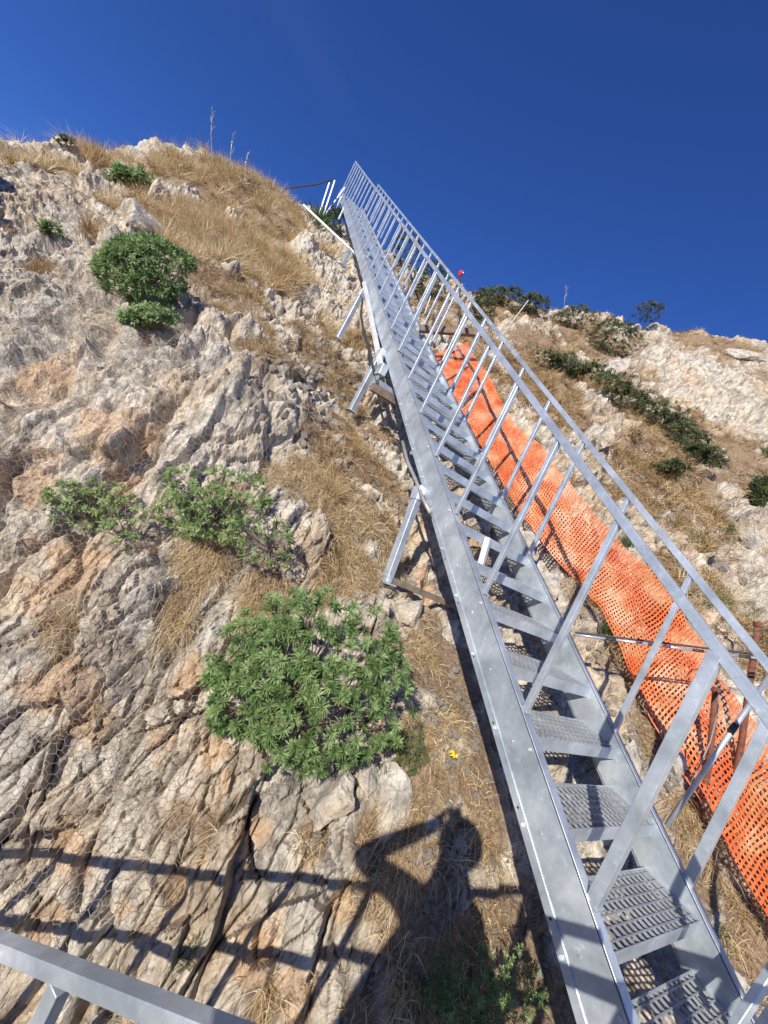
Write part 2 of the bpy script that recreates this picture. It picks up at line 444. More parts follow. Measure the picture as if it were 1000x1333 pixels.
# soil / dry grass areas: places on the slope, radius in metres
SOIL = [(440,480,46),(475,440,30),(420,570,50),(500,560,28),(460,525,40),(440,430,26),(300,375,45),(340,420,38),(310,335,55),(355,325,45),(270,335,40),(400,435,26),(350,470,26),(235,330,30),(500,620,40),(590,880,50),(620,960,40),(560,1040,40),(230,225,50),(290,250,60),(350,290,60),(260,290,60),(330,340,55),(130,195,26),(350,250,40),(400,310,30),(370,370,30),(280,370,36),(335,455,32),(300,400,30),
 (430,620,55),(480,600,45),(450,560,40),(420,665,40),(450,730,45),(400,545,28),(500,690,40),(520,640,30),(400,460,28),(440,500,40),
 (560,870,45),(600,935,50),(620,1010,45),(545,965,35),(570,1010,40),(560,820,30),(640,1080,40),
 (575,390,28),(600,430,30),(640,470,30),(755,440,30),(690,440,26),(780,560,35),(850,560,50),(830,600,50),(870,640,50),(720,520,40),(700,480,30),(910,700,45),(960,640,35),
 (955,455,30),(900,438,26),(820,640,40),(870,760,50),(930,780,40),(820,860,40),(850,960,40),(900,1060,40),(980,1230,60),(910,1140,40),(1000,1100,60),(760,770,40),(1000,850,50),
 (90,800,26),(220,795,30),(265,720,38),(60,342,24),(130,297,20),(70,222,30),(150,260,24),(235,1060,20),(340,1312,18),(270,1085,24),(230,1150,18),
 (400,1090,18),(480,1080,20),(520,1110,40),(560,1180,60),(600,1280,80),(470,1320,20),(350,770,40),(680,1220,60),(700,1330,80)]
soil = np.zeros(len(B))
for (a, b, r) in SOIL:
    i = pick(a, b); c = B[i]; R = max(r*ppd[i]/FOC*1.15, 0.06)
    d = np.linalg.norm((B-c), axis=1)/R
    soil = np.maximum(soil, 1.15-d*0.75)
ORNG = [(395,1130,14),(440,1180,16),(300,1010,16),(210,960,26),(160,1180,20),(60,1200,24),(90,1110,30),(120,940,35),(100,740,45),(130,560,45),(60,480,40),(330,1080,24),(270,980,24),(160,620,30),(340,1230,30),(380,1290,24),(420,880,20),(50,900,30),(300,640,30),(100,880,40),(30,620,40),(250,880,24),(900,800,30),(830,560,20),(560,760,20),(700,380,20),(410,1060,14),(600,700,40)]
orange = np.zeros(len(B))
for (a, b, r) in ORNG:
    i = pick(a, b); c = B[i]; R = max(r*ppd[i]/FOC*1.3, 0.05)
    orange = np.maximum(orange, 1.1-np.linalg.norm(B-c, axis=1)/R*0.8)
w1 = fbm(B*2.3, 3, 5); w2 = fbm(B*9, 3, 9)
BUMPS = [(352,530,46,46,0.16),(290,510,34,44,0.10),(165,790,44,90,0.12),(265,830,16,40,0.07),(385,700,40,40,0.10),(404,335,20,34,0.28),(442,355,22,32,0.25),(193,298,30,18,0.22),(205,262,9,18,0.2),(300,432,30,18,0.10),(120,490,32,16,0.10),(512,548,18,30,0.10),
 (870,475,44,34,0.45),(960,520,50,60,0.55),(905,530,34,44,0.35),(800,565,34,26,0.25),(930,625,20,34,0.25),(965,650,18,34,0.2),(972,695,14,22,0.2),(940,740,12,26,0.12),(648,470,14,26,0.2),(593,462,20,24,0.2),(800,410,40,14,0.3),(905,438,22,10,0.25),(680,428,34,16,0.3),(780,575,20,26,0.2),(250,1240,30,50,0.04),(300,1120,16,44,0.05),(180,1120,26,50,0.05),(345,1180,20,50,0.04),(350,1090,16,32,0.04),(560,640,30,60,-0.06),(470,500,30,30,-0.12),(90,900,50,40,0.05),(30,440,40,40,0.1)]
for (a, b, rx, ry, hh) in BUMPS:
    if hh > 0.055:
        i = pick(a, b); c = B[i]; k_ = ppd[i]/FOC
        dd = B-c; q1 = (dd@CR)/(rx*k_); q2 = (dd@CU)/(ry*k_); q3 = (dd@CF)/(max(rx, ry)*k_*1.6)
        soil = soil-1.1*np.exp(-(q1**2+q2**2+q3**2)**1.3)
_rt = (B[:, 0] > 3.3)*sstep(5.0, 8.0, ppd)
soil = soil + _rt*(0.46+0.9*fbm(B*0.7, 4, 17)) + (B[:, 0] < 1.2)*(B[:, 0] > -1.6)*sstep(5.5, 7.5, ppd)*(0.10+0.35*fbm(B*0.9, 3, 19))
soil = sstep(0.20, 0.66, soil+0.42*w1+0.42*w2-0.06)
orange = sstep(0.25, 0.75, orange+0.35*w1+0.5*w2)*0.6
dist = np.linalg.norm(B, axis=1)
# fractured limestone: tilted blocks at three sizes, stretched along the bedding
e1 = nrm((0.25, 0.40, 0.88)); e2 = nrm(np.cross(e1, (0.5, -0.8, 0.2))); e3 = np.cross(e1, e2)
Q = np.stack([B@e1, B@e2, B@e3], 1)
Q = Q + np.stack([fbm(B*1.7, 3, 21), fbm(B*1.7, 3, 31), fbm(B*1.7, 3, 41)], 1)*0.07 + np.stack([fbm(B*8, 2, 51), fbm(B*8, 2, 61), fbm(B*8, 2, 71)], 1)*0.012
rock = 1-0.8*soil
disp = np.zeros(len(B)); tint = np.zeros(len(B))
for (sz, el, amp, crk, tl, k, far) in ((1.4, 1.3, 0.30, 0.12, 0.12, 100, 1), (0.44, 2.1, 0.16, 0.05, 0.13, 200, 0), (0.17, 2.3, 0.075, 0.040, 0.075, 300, 0), (0.065, 1.9, 0.024, 0.014, 0.030, 400, 0)):
    S = np.stack([Q[:, 0]/el, Q[:, 1], Q[:, 2]], 1)/sz
    F1, F2, idh, vec = cells(S, k)
    g = (F2-F1)
    w = 1.0
    if far: w = sstep(3.0, 7.0, dist)
    a = (idh[:, 0]-0.5)*2*amp*0.5
    a = a + ((idh-0.5)*vec).sum(1)*2*tl
    a = a - crk*np.exp(-(g/0.05)**2)*(0.35+0.65*(idh[:, 2] > 0.3))
    disp += w*rock*a
    tint += (idh[:, 1]-0.5)*(0.28 if sz > 0.1 else 0.15)
nz = fbm(B*1.1, 5, 81, 0.55)
rid = 1-np.abs(fbm(B*3.1, 5, 91, 0.6))*2.2
disp += 0.16*nz*sstep(1.5, 6, dist) + 0.05*nz + rock*0.03*rid*sstep(0.5, 3, dist) + (1-rock)*(0.10*sstep(4, 8, dist)*fbm(B*2.5, 4, 99)+0.045*fbm(B*7, 4, 95)+0.012*fbm(B*40, 3, 97))
disp += rock*0.05*rid*sstep(5, 12, dist)
flute = 1-np.abs(fbm(Q*np.array((1.6, 8.0, 8.0)), 3, 131))*2.0
disp += rock*0.006*flute + rock*0.025*sstep(5, 10, dist)*(1-np.abs(fbm(Q*np.array((0.6, 2.6, 2.6)), 3, 141))*2)
# outcrops that stand proud of the slope and hollows between them
for (a, b, rx, ry, hh) in BUMPS:
    i = pick(a, b); c = B[i]; k_ = ppd[i]/FOC
    dd = B-c; q1 = (dd@CR)/(rx*k_); q2 = (dd@CU)/(ry*k_); q3 = (dd@CF)/(max(rx, ry)*k_*1.6)
    g_ = np.exp(-(q1**2+q2**2+q3**2)**1.6)
    disp += g_*hh*(1+0.35*w2)
disp *= 1-0.9*sstep(60, 200, dist)
# stay below the flight of steps
under = np.exp(-((B[:, 0]-2.4)/0.75)**2)
disp = disp - np.maximum(disp, 0)*under*0.8
# soften the steps a little with distance so that far ledges do not turn into combs
_d = disp.reshape(na, nr); _w = sstep(2.6, 4.5, dist).reshape(na, nr)
for _ in range(2):
    _s = _d.copy(); _s[1:-1] = 0.25*_d[:-2]+0.5*_d[1:-1]+0.25*_d[2:]; _t = _s.copy(); _t[:, 1:-1] = 0.25*_s[:, :-2]+0.5*_s[:, 1:-1]+0.25*_s[:, 2:]
    _d = _d*(1-_w)+_t*_w
disp = _d.ravel()
# weathered, pitted and splintered surface of the farther rock
_fw = sstep(2.4, 5.0, dist)*rock
for fr_, am_, kk in ((2.2, 0.085, 151), (5.5, 0.050, 161), (13.0, 0.022, 171)):
    _b = np.abs(fbm(Q*np.array((0.7, 1.25, 1.25))*fr_, 3, kk, 0.6)); disp += _fw*am_*(0.55-2.2*_b)*(1-0.6*sstep(25, 60, dist))
F1, F2, idh, vec = cells(Q*np.array((0.6, 1.1, 1.1))*6.0, 610)
disp += _fw*(0.05*(idh[:, 0]-0.5)-0.03*np.exp(-((F2-F1)/0.10)**2))
PD = B + BN*disp[:, None]
VD = PD.reshape(na, nr, 3)
DN = grid_normals(VD).reshape(-1, 3)
I = np.arange(na*nr).reshape(na, nr)
I2 = np.vstack([I, I[:1]])
fa = np.stack([I2[:-1, :-1].ravel(), I2[:-1, 1:].ravel(), I2[1:, 1:].ravel(), I2[1:, :-1].ravel()], 1)
ground = np_mesh('hillside', PD, [fa], M['ground'], smooth=False, attrs={'soil': soil, 'orange': orange*(1-soil), 'tint': np.clip(0.5+tint, 0, 1)})
tag(ground, 'steep limestone hillside of fractured grey and ochre rock with dry soil pockets', kind='structure')
PP = proj(PD)
def at(px, py):
    i = pick(px, py, PP); return PD[i].astype(float), DN[i].astype(float), float(PP[2][i])
print('terrain verts', len(PD))
# vertex areas for scattering
_c = VD; _a = np.zeros((na, nr))
_a[:-1, :-1] = np.linalg.norm(np.cross(_c[1:, :-1]-_c[:-1, :-1], _c[:-1, 1:]-_c[:-1, :-1]), axis=2)
AREA = _a.ravel()
# ------------------------------------------------------------------ the steel staircase
XL, XR, SL, ZT = 1.93, 2.844, 0.6963, -1.4475
YB, YT = -0.45, 15.75
def sz(y, dz=0): return ZT+SL*y+dz
S_DIR = nrm((0, 1, SL)); S_N = nrm((0, -SL, 1))
stairs = empty('staircase', (2.4, 0, -1.6), 'long galvanised steel staircase with grating treads and two baluster railings climbing the rock slope', 'staircase')
SB = (2.4, 0, -1.6)
def stringer(x, inward):
    mb = MB()
    a, b = np.array((x, YB, sz(YB, -0.12))), np.array((x, YT, sz(YT, -0.12)))
    mb.bar(a, b, 0.008, 0.205, up=S_N)
    ft = 0.05 if inward > 0 else 0.03
    for d in (0.0, -0.232):
        p = np.array((x+inward*ft/2, YB, sz(YB, d-0.002))); q = np.array((x+inward*ft/2, YT, sz(YT, d-0.002)))
        mb.bar(p, q, ft+0.008, 0.007, up=S_N)
    return mb
st = stringer(XL, 1).build('stringer', M['steel'], stairs, SB, bevel=0.0015)
mb = MB(); mb.bar((XL-0.0065, YB, sz(YB, -0.222)), (XL-0.0065, YT, sz(YT, -0.222)), 0.005, 0.04, up=S_N)
mb.build('edge_strip', M['steel'], st, SB, bevel=0.001)
mb = MB()
for i in range(46):
    y = 0.3+i*0.33
    mb.tube([(XL-0.008, y, sz(y, -0.222)), (XL-0.016, y, sz(y, -0.222))], 0.009, 8)
bl = mb.build('bolt_heads', M['white_steel'], st, SB); bl['kind'] = 'stuff'
mb = MB()
for i in range(23):
    y = 0.42+i*0.66
    mb.tube([(XL-0.003, y, sz(y, -0.03)), (XL-0.011, y, sz(y, -0.03))], 0.008, 8)
bl = mb.build('bolt_heads', M['white_steel'], st, SB); bl['kind'] = 'stuff'
stringer(XR, 1).build('stringer', M['steel'], stairs, SB, bevel=0.0015)
# treads: frame with a nosing plate (part), grating (sub-part)
T0, TP, TDZ = 0.525-0.297*2, 0.297, 0.0
TX0, TX1 = XL+0.058, XR-0.006
tw, tdp = TX1-TX0, 0.262
fr = MB()
fr.box((tw/2, 0.003, -0.033), (tw, 0.006, 0.066))                  # nosing
fr.box((tw/2, tdp-0.003, -0.017), (tw, 0.005, 0.034))              # back edge
for x in (0.003, tw-0.003):
    fr.prism([(x-0.002, 0.007, 0), (x-0.002, tdp-0.007, 0), (x-0.002, tdp-0.007, -0.03), (x-0.002, 0.007, -0.066)], (0.004, 0, 0))
tread_me = fr.mesh('tread', bevel=0.0008)
gr = MB()
nb = 19
for i in range(nb):
    x = 0.012+(tw-0.024)*i/(nb-1)
    gr.box((x, tdp/2, -0.0075), (0.0045, tdp-0.013, 0.011))
for j in range(6):
    y = 0.035+(tdp-0.06)*j/5
    gr.box((tw/2, y, -0.0055), (tw-0.014, 0.0055, 0.007))
grat_me = gr.mesh('grating')
tread_me.materials.append(M['steel']); grat_me.materials.append(M['grating'])
ntr = int((YT-0.25-T0)/TP)
for i in range(ntr):
    y = T0+i*TP
    t = bpy.data.objects.new('tread', tread_me); col.objects.link(t); t.parent = stairs
    t.location = (TX0-SB[0], y-SB[1], sz(y, -0.014)-SB[2])
    g = bpy.data.objects.new('grating', grat_me); col.objects.link(g); g.parent = t; g['kind'] = 'stuff'
mb = MB()
for i in range(ntr):
    y = T0+i*TP
    for dy in (0.06, 0.19): mb.tube([(XR-0.004, y+dy, sz(y, -0.05)), (XR-0.014, y+dy, sz(y, -0.05))], 0.008, 6)
    for dy in (0.06, 0.19): mb.tube([(XL-0.004, y+dy, sz(y, -0.09)), (XL-0.009, y+dy, sz(y, -0.09))], 0.006, 6)
mb.build('bolt_heads', M['steel'], stairs, SB)['kind'] = 'stuff'
# balusters
HR, BP, B0 = 1.0754, 0.5751, 0.6291
def baluster_mesh(w, h0):
    m = MB(); m.box((0, 0, (HR-0.02+h0)/2), (w, w, HR-0.02-h0)); m.box((0, 0, h0+0.006 if h0 > -0.1 else -0.03), (w+0.012, w+0.012, 0.012)); return m.mesh('baluster', bevel=0.0015)
bme = {(w, s): baluster_mesh(w, -0.002 if s else -0.15) for w in (0.030, 0.046) for s in (0, 1)}
for m_ in bme.values(): m_.materials.append(M['steel'])
for i in range(-2, 27):
    y = B0+BP*i
    for s, x in ((1, XL+0.027), (0, XR+0.032)):
        if s == 0 and i == 26: continue
        w = 0.046 if i % 7 == 0 else 0.030
        b = bpy.data.objects.new('post' if w > 0.04 else 'baluster', bme[(w, s)]); col.objects.link(b); b.parent = stairs
        b.location = (x-SB[0], y-SB[1], sz(y)-SB[2])
for x, y1 in ((XL+0.027, B0+BP*26+0.02), (XR+0.032, 15.07)):
    m = MB(); m.bar((x, -0.55, sz(-0.55, HR)), (x, y1, sz(y1, HR)), 0.042, 0.042, up=S_N)
    m.build('handrail', M['steel'], stairs, SB, bevel=0.002)
m = MB(); y = B0+BP*26
m.bar((XL+0.027, y, sz(y, HR*0.52)), (XR, y+0.1, sz(y, HR*0.52)), 0.03, 0.03)
# struts that carry the flight, on its left side
def leg_thing(name, top, foot, w, label, group='steel props under the left side of the staircase', mat='steel', foot_plate=True):
    t = empty(name, foot, label, 'strut', group)
    m = MB(); m.bar(foot, top, w, w, up=(1, 0.2, 0)); m.build('strut', M[mat], t, foot, bevel=0.003)
    if foot_plate:
        m = MB(); m.box(foot, (0.13, 0.13, 0.012)); m.build('base_plate', M['steel'], t, foot, bevel=0.002)
        m = MB(); a = np.asarray(foot, float); b = np.asarray(top, float); d = nrm(b-a)
        m.bar(b-d*0.13, b-d*0.02, w+0.016, w+0.016, up=(1, 0.2, 0)); m.build('sleeve', M['steel'], t, foot, bevel=0.003)
    return t
xs = 1.885
A1, A0 = onx(548, 633, xs), onx(503, 757, xs-0.03)
leg_thing('prop', A1, A0, 0.065, 'bluish square steel prop under the lower middle of the staircase, beside the broken rock block')
B1, B0_ = onx(499, 455, xs), onx(457, 535, xs-0.03)
leg_thing('prop', B1, B0_, 0.075, 'bright steel prop with the dark cross beam at its head, middle one of the three')
C1, C0 = onx(473, 378, xs), onx(440, 441, xs-0.03)
leg_thing('prop', C1, C0, 0.085, 'uppermost steel prop of the staircase, its foot in the golden grass')
C1b, C0b = onx(455, 325, xs), onx(446, 345, xs-0.03)
leg_thing('prop', C1b, C0b, 0.08, 'short bright prop near the top of the staircase, just below the white pipe')
d1, d0 = onx(474, 368, xs-0.02), onx(497, 482, xs-0.02)
t = empty('diagonal_brace', d0, 'long white diagonal steel brace running along the staircase between the two upper props', 'brace')
m = MB(); m.bar(d0, d1, 0.055, 0.055, up=(1, 0, 0)); m.build('bar', M['white_steel'], t, d0, bevel=0.003)
m = MB(); m.box(d0, (0.09, 0.14, 0.14)); m.build('clamp', M['steel'], t, d0, bevel=0.004)
# cross members under the flight
def cross_beam(a, b, w, label, mat='steel'):
    t = empty('cross_beam', a, label, 'beam', 'horizontal beams under the staircase')
    m = MB(); m.bar(a, b, w, w, up=(0, 0, 1)); m.build('beam', M[mat], t, a, bevel=0.003)
    m = MB(); m.box(a, (0.02, w*1.5, w*1.5)); m.build('end_plate', M['steel'], t, a)
E0 = A0+np.array((0.0, -0.02, 0.03))
cross_beam(E0, (2.8, E0[1]-0.03, E0[2]-0.02), 0.045, 'dull weathered beam from the foot of the lowest prop in under the staircase', 'wood')
E1 = onx(487, 496, xs-0.05)
cross_beam(E1, (2.8, E1[1], E1[2]-0.03), 0.09, 'grey horizontal beam near the head of the middle prop')
E2 = onx(484, 503, xs-0.12)
t = empty('diagonal_brace', E2, 'dark weathered brace slanting down to the right below the middle prop head', 'brace')
m = MB(); e = onx(545, 540, 2.5); m.bar(E2, e, 0.07, 0.09); m.build('bar', M['wood'], t, E2)
# middle cross ties and short bright strut seen between the open treads
for yy in (3.3, 5.6, 8.0, 10.6, 13.2):
    m = MB(); m.bar((XL+0.01, yy, sz(yy, -0.265)), (XR-0.01, yy, sz(yy, -0.265)), 0.05, 0.05); m.build('cross_tie', M['steel'], stairs, SB)
m = MB()
a = onx(636, 700, 2.3); b = a+np.array((0.02, -0.05, -0.28)); t = empty('short_strut', b, 'short bright strut seen through the gap between two open treads', 'strut')
m.bar(b, a, 0.045, 0.045); m.build('bar', M['white_steel'], t, b, bevel=0.002)

# cables hanging by the props
def cable(pix, xx, r, label, mat='black', name='cable'):
    P = [onx(a, b, xx) for a, b in pix]
    m = MB(); m.tube(P, r, 6); o = m.build(name, M[mat], None, P[-1], smooth=True); o.location = tuple(P[-1]); tag(o, label, 'cable')
cable([(472,390),(470,410),(474,435),(482,458),(486,480),(492,500)], 1.84, 0.018, 'black cable looping down beside the uppermost prop')
cable([(524,575),(530,600),(541,625),(551,650),(560,668)], 1.86, 0.016, 'grey rope hanging under the staircase above the lowest prop', 'wire', 'rope')

# ------------------------------------------------------------------ near railing of the lower flight (the one the photographer leans over)
RA, RBp = ray(0, 1230)*0.95, ray(323, 1360)*0.66
rd = nrm(RA-RBp)
p_far, p_near = RA+rd*2.2, RBp-rd*0.9
rl = empty('lower_railing', p_near-np.array((0, 0, 1.1)), 'grey square-tube railing in the bottom left corner, seen from right above', 'railing')
rb = p_near-np.array((0, 0, 1.1))
for dz, w, nm in ((0, 0.034, 'handrail'), (-0.33, 0.035, 'middle_rail')):
    m = MB(); m.bar(p_near+np.array((0, 0, dz)), p_far+np.array((0, 0, dz)), w, w, up=(0, 0, 1)); m.build(nm, M['steel'], rl, rb, bevel=0.002)
m = MB(); m.bar(p_near+np.array((0, 0, -1.05)), p_far+np.array((0, 0, -1.05)), 0.01, 0.2, up=(0, 0, 1)); m.build('stringer', M['steel'], rl, rb)
q0 = onx(78, 1292, 1.0); rr = ray(84, 1275)
# the baluster seen below the rail stands where its image crosses the rail
tt = min(np.linspace(0, 1.2, 400), key=lambda t: abs(proj((RBp+rd*t)[None])[0][0]-88))
k0 = RBp+rd*tt
for i in range(-3, 9):
    p = k0+rd*0.42*i
    if (p-p_near)@rd < 0.02 or (p-p_far)@rd > 0: continue
    m = MB(); m.bar(p+np.array((0, 0, -1.0)), p+np.array((0, 0, -0.026)), 0.035, 0.035, up=rd); m.build('baluster', M['steel'], rl, rb, bevel=0.0015)
# landing where the photographer stands
ld = empty('landing', (0.6, -0.7, -1.62), 'steel grating landing at the foot of the staircase where the photographer stands', 'landing')
m = MB()
for i in range(60): m.box((-0.55+i*0.04, -0.75, -1.645), (0.005, 1.28, 0.03))
for j in range(14): m.box((0.63, -1.37+j*0.095, -1.636), (2.36, 0.006, 0.008))
g = m.build('grating', M['grating'], ld, (0.6, -0.7, -1.62)); g['kind'] = 'stuff'
m = MB()
for y in (-1.4, -0.1): m.box((0.63, y, -1.67), (2.44, 0.01, 0.12))
for x in (-0.58, 1.84): m.box((x, -0.75, -1.67), (0.01, 1.3, 0.12))
m.build('frame', M['steel'], ld, (0.6, -0.7, -1.62))
for x in (-0.55, 1.8):
    for y in (-1.35, -0.15):
        m = MB(); m.bar((x, y, -1.73), (x, y, float(H(x, y))-0.1), 0.06, 0.06, up=(1, 0, 0)); m.build('leg', M['steel'], ld, (0.6, -0.7, -1.62))
# railing along the edge of the landing, right of the photographer
lr = empty('landing_railing', (1.2, -0.2, -1.62), 'railing along the edge of the landing between the lower railing and the staircase', 'railing')
for z_ in (-0.52, -0.86, -1.2):
    m = MB(); m.bar((0.72, -0.16, z_), (1.9, -0.30, z_), 0.045, 0.045); m.build('rail', M['steel'], lr, (1.2, -0.2, -1.62), bevel=0.002)
for x_ in (0.75, 1.02, 1.29, 1.56, 1.85):
    m = MB(); m.bar((x_, -0.16-0.12*(x_-0.72), -1.6), (x_, -0.16-0.12*(x_-0.72), -0.52), 0.035, 0.035, up=(1, 0, 0)); m.build('baluster', M['steel'], lr, (1.2, -0.2, -1.62), bevel=0.0015)
# bars at the lower right corner: foot of the right railing
def near_bar(pa, pb, Z0, Z1, w, h, label, nm='gate_post'):
    a, b = ray(*pa)*Z0, ray(*pb)*Z1
    o = MB().bar(a, b, w, h, up=CF).build(nm, M['steel'], None, a, bevel=0.002); o.location = tuple(a); tag(o, label, 'post')
near_bar((955, 1340), (1022, 1238), 1.55, 1.60, 0.030, 0.03, 'flat steel bar crossing the bottom right corner, nearest to the last tread')
near_bar((988, 1340), (1035, 1268), 1.56, 1.60, 0.014, 0.03, 'thin steel bar in the bottom right corner, right of the wide one')
near_bar((1012, 1352), (1050, 1300), 1.60, 1.64, 0.055, 0.03, 'wide grey steel plate at the very bottom right corner', 'steel_plate')

# ------------------------------------------------------------------ orange safety net, its posts and poles
LOW = [(562,462),(575,480),(592,520),(618,562),(640,600),(655,632),(690,690),(705,716),(735,744),(760,750),(788,795),(812,850),(840,920),(870,985),(905,1040),(940,1090),(970,1140),(1000,1190),(1040,1260)]
UPP = [(608,446),(616,460),(634,484),(650,522),(676,560),(700,585),(733,608),(752,650),(790,684),(812,712),(862,755),(890,800),(918,845),(952,893),(985,945),(1020,1005),(1045,1060),(1075,1110),(1110,1160)]
low3, upp3 = [], []
for (a, b), (c, d) in zip(LOW, UPP):
    i = pick(min(a, 1090), min(b, 1300), PP); Z = PP[2][i]
    i2 = pick(min(c, 1090), min(d, 1300), PP); Z2 = PP[2][i2]
    low3.append(ray(a, b)*(Z*(0.955 if b < 650 else 0.975)-0.03)); upp3.append(ray(c, d)*min(Z2*0.95-0.08, Z+0.30))
low3 = np.array(low3); upp3 = np.array(upp3)
def smooth_poly(P, it=2):
    P = P.copy()
    for _ in range(it): P[1:-1] = P[1:-1]*0.5+(P[:-2]+P[2:])*0.25
    return P
low3, upp3 = smooth_poly(low3), smooth_poly(upp3)
mid = (low3+upp3)/2; sl = np.concatenate([[0], np.cumsum(np.linalg.norm(np.diff(mid, axis=0), axis=1))])
nS = int(sl[-1]/0.038); nT = 24
ss = np.linspace(0, sl[-1], nS)
Lw = np.stack([np.interp(ss, sl, low3[:, k]) for k in range(3)], 1); Up = np.stack([np.interp(ss, sl, upp3[:, k]) for k in range(3)], 1)
tt_ = np.linspace(0, 1, nT)
G = Lw[:, None]*(1-tt_[None, :, None]) + Up[:, None]*tt_[None, :, None]
nn = np.cross(np.gradient(mid, axis=0).mean(0), (upp3-low3).mean(0)); nn = nrm(nn)
if nn@CF > 0: nn = -nn
gp = G.reshape(-1, 3)
uv = np.stack([np.repeat(ss, nT), np.tile(tt_, nS), np.zeros(nS*nT)], 1)
fold = 0.045*fbm(uv*np.array((2.2, 2.0, 1)), 3, 500) + 0.03*np.sin(uv[:, 0]*5.1+2.5*uv[:, 1])*np.sin(math.pi*np.clip(uv[:, 1], 0.1, 1))
fold += 0.035*np.sin(uv[:, 0]*14+3*fbm(uv*np.array((1.5, 1, 1)), 2, 560))*(0.3+0.7*uv[:, 1])*sstep(-0.3, 0.3, fbm(uv*np.array((1.1, 0.6, 1)), 2, 570))
fold += 0.030*fbm(uv*np.array((7, 5, 1)), 3, 530)
sag = -0.05*np.sin(uv[:, 0]*3.3)*uv[:, 1]
fold *= 0.35+0.65*sstep(1.0, 5.0, uv[:, 0])
gp = gp+nn*fold[:, None]; gp[:, 2] += sag*0.6
along = nrm(mid[-1]-mid[0])
gp = gp+along[None]*(0.03*fbm(uv*np.array((3, 3, 1)), 2, 520))[:, None]
# keep the sheet clear of the ground it hangs over
zb = np.full((320, 420), 99.0); jx = ((PP[0][_idx]+150)/4).astype(int); jy = ((PP[1][_idx]+150)/4).astype(int)
mk = (jx >= 0) & (jx < 320) & (jy >= 0) & (jy < 420); np.minimum.at(zb, (jx[mk], jy[mk]), PP[2][_idx][mk])
for _ in range(2):
    for ax_ in (0, 1):
        for sh_ in (1, -1): zb = np.minimum(zb, np.roll(zb, sh_, ax_)+0.03)
gx_, gy_, gd_ = proj(gp)
lim = zb[np.clip(((gx_+150)/4).astype(int), 0, 319), np.clip(((gy_+150)/4).astype(int), 0, 419)]-0.05
gp = gp*np.where((gd_ > lim) & (lim > 1), lim/gd_, 1.0)[:, None]
G = gp.reshape(nS, nT, 3)
_ln = lambda Q_: 0.5*Q_+0.25*(np.roll(Q_, 1, 0)+np.roll(Q_, -1, 0))
G[1:-1] = _ln(G)[1:-1]; G[1:-1] = _ln(G)[1:-1]
def strands(A, Bp, r, nrmv, flat=0.35):
    """ribbon-like 4-sided strands between point arrays"""
    d = Bp-A; d /= np.linalg.norm(d, axis=1, keepdims=True)+1e-9
    s = np.cross(d, nrmv[None]); s /= np.linalg.norm(s, axis=1, keepdims=True)+1e-9
    n = np.cross(s, d)
    rr_ = r if np.ndim(r) else np.full(len(A), r)
    rr_ = rr_[:, None]
    Vv = np.stack([A+s*rr_, A+n*rr_*flat, A-s*rr_, A-n*rr_*flat, Bp+s*rr_, Bp+n*rr_*flat, Bp-s*rr_, Bp-n*rr_*flat], 1)
    base = np.arange(len(A))[:, None]*8
    F = np.concatenate([base+np.array([[k, (k+1) % 4, 4+(k+1) % 4, 4+k]]) for k in range(4)])
    return Vv.reshape(-1, 3), F
a1, b1 = G[:-1].reshape(-1, 3), G[1:].reshape(-1, 3)
a2, b2 = G[:, :-1].reshape(-1, 3), G[:, 1:].reshape(-1, 3)
v1, f1 = strands(a1, b1, 0.0054, nn); v2, f2 = strands(a2, b2, 0.0076, nn)
o = np_mesh('safety_net', np.concatenate([v1, v2]), [np.concatenate([f1, f2+len(v1)])], M['orange'], base=mid[8], attrs={'tone': np.clip(np.repeat(0.45+0.9*fbm(np.concatenate([a1, a2])*5, 2, 540)+rng.normal(0, 0.12, len(a1)+len(a2)), 8), 0, 1)})
o.location = tuple(mid[8]); tag(o, 'crumpled orange plastic safety netting running down the slope right of the staircase', 'safety net')

def stick(pb, pt, r, name, mat, label, cat, k=8, up=1.0, part=None, group=None):
    b, n_, Z = at(*pb); tpt = ray(*pt)*(Z*up)
    o = MB().tube([b-np.array((0, 0, 0.05)), tpt], r, k).build(name, M[mat], None, b); o.location = tuple(b)
    tag(o, label, cat, group); return b, tpt
def zst(px, py, Z): return ray(px, py)*Z
# rusty posts in front of the net
for (pb, pt, Z, r, lb) in (((913, 1098), (932, 897), 2.9, 0.021, 'dark rusty post before the orange net, left one of the two'),
                           ((942, 1128), (987, 812), 3.0, 0.022, 'tall rusty red-brown post in front of the orange net at the right edge'),):
    a, b = zst(*pb, Z), zst(*pt, Z+0.12)
    t = empty('rusty_post', a, lb, 'post', 'rusty posts of the orange net')
    MB().tube([a-np.array((0, 0, 0.25)), (a+b)/2+np.array((0.01, 0, 0)), b], r, 10).build('post', M['rust'], t, a, smooth=True)
    MB().tube([b-nrm(b-a)*0.02, b+nrm(b-a)*0.012], r*1.35, 10).build('cap', M['rust'], t, a)
# horizontal black and white pole
a, b = zst(748, 826, 3.05), zst(1040, 864, 2.75)
t = empty('survey_pole', a, 'thin grey pole with black bands lying level from the right stringer across the orange net', 'pole')
for i in range(5):
    f0, f1_ = i/5, (i+1)/5
    p, q, e = a+(b-a)*f0, a+(b-a)*(f0+0.150), a+(b-a)*f1_
    MB().tube([p, q], 0.0095, 8).build('grey_band', M['steel'], t, a, smooth=True)
    MB().tube([q, e], 0.0110, 8).build('black_band', M['black'], t, a, smooth=True)
MB().tube([a+np.array((0, 0, 0.018)), b+np.array((0, 0, 0.03))], 0.008, 6).build('cable', M['black'], t, a)
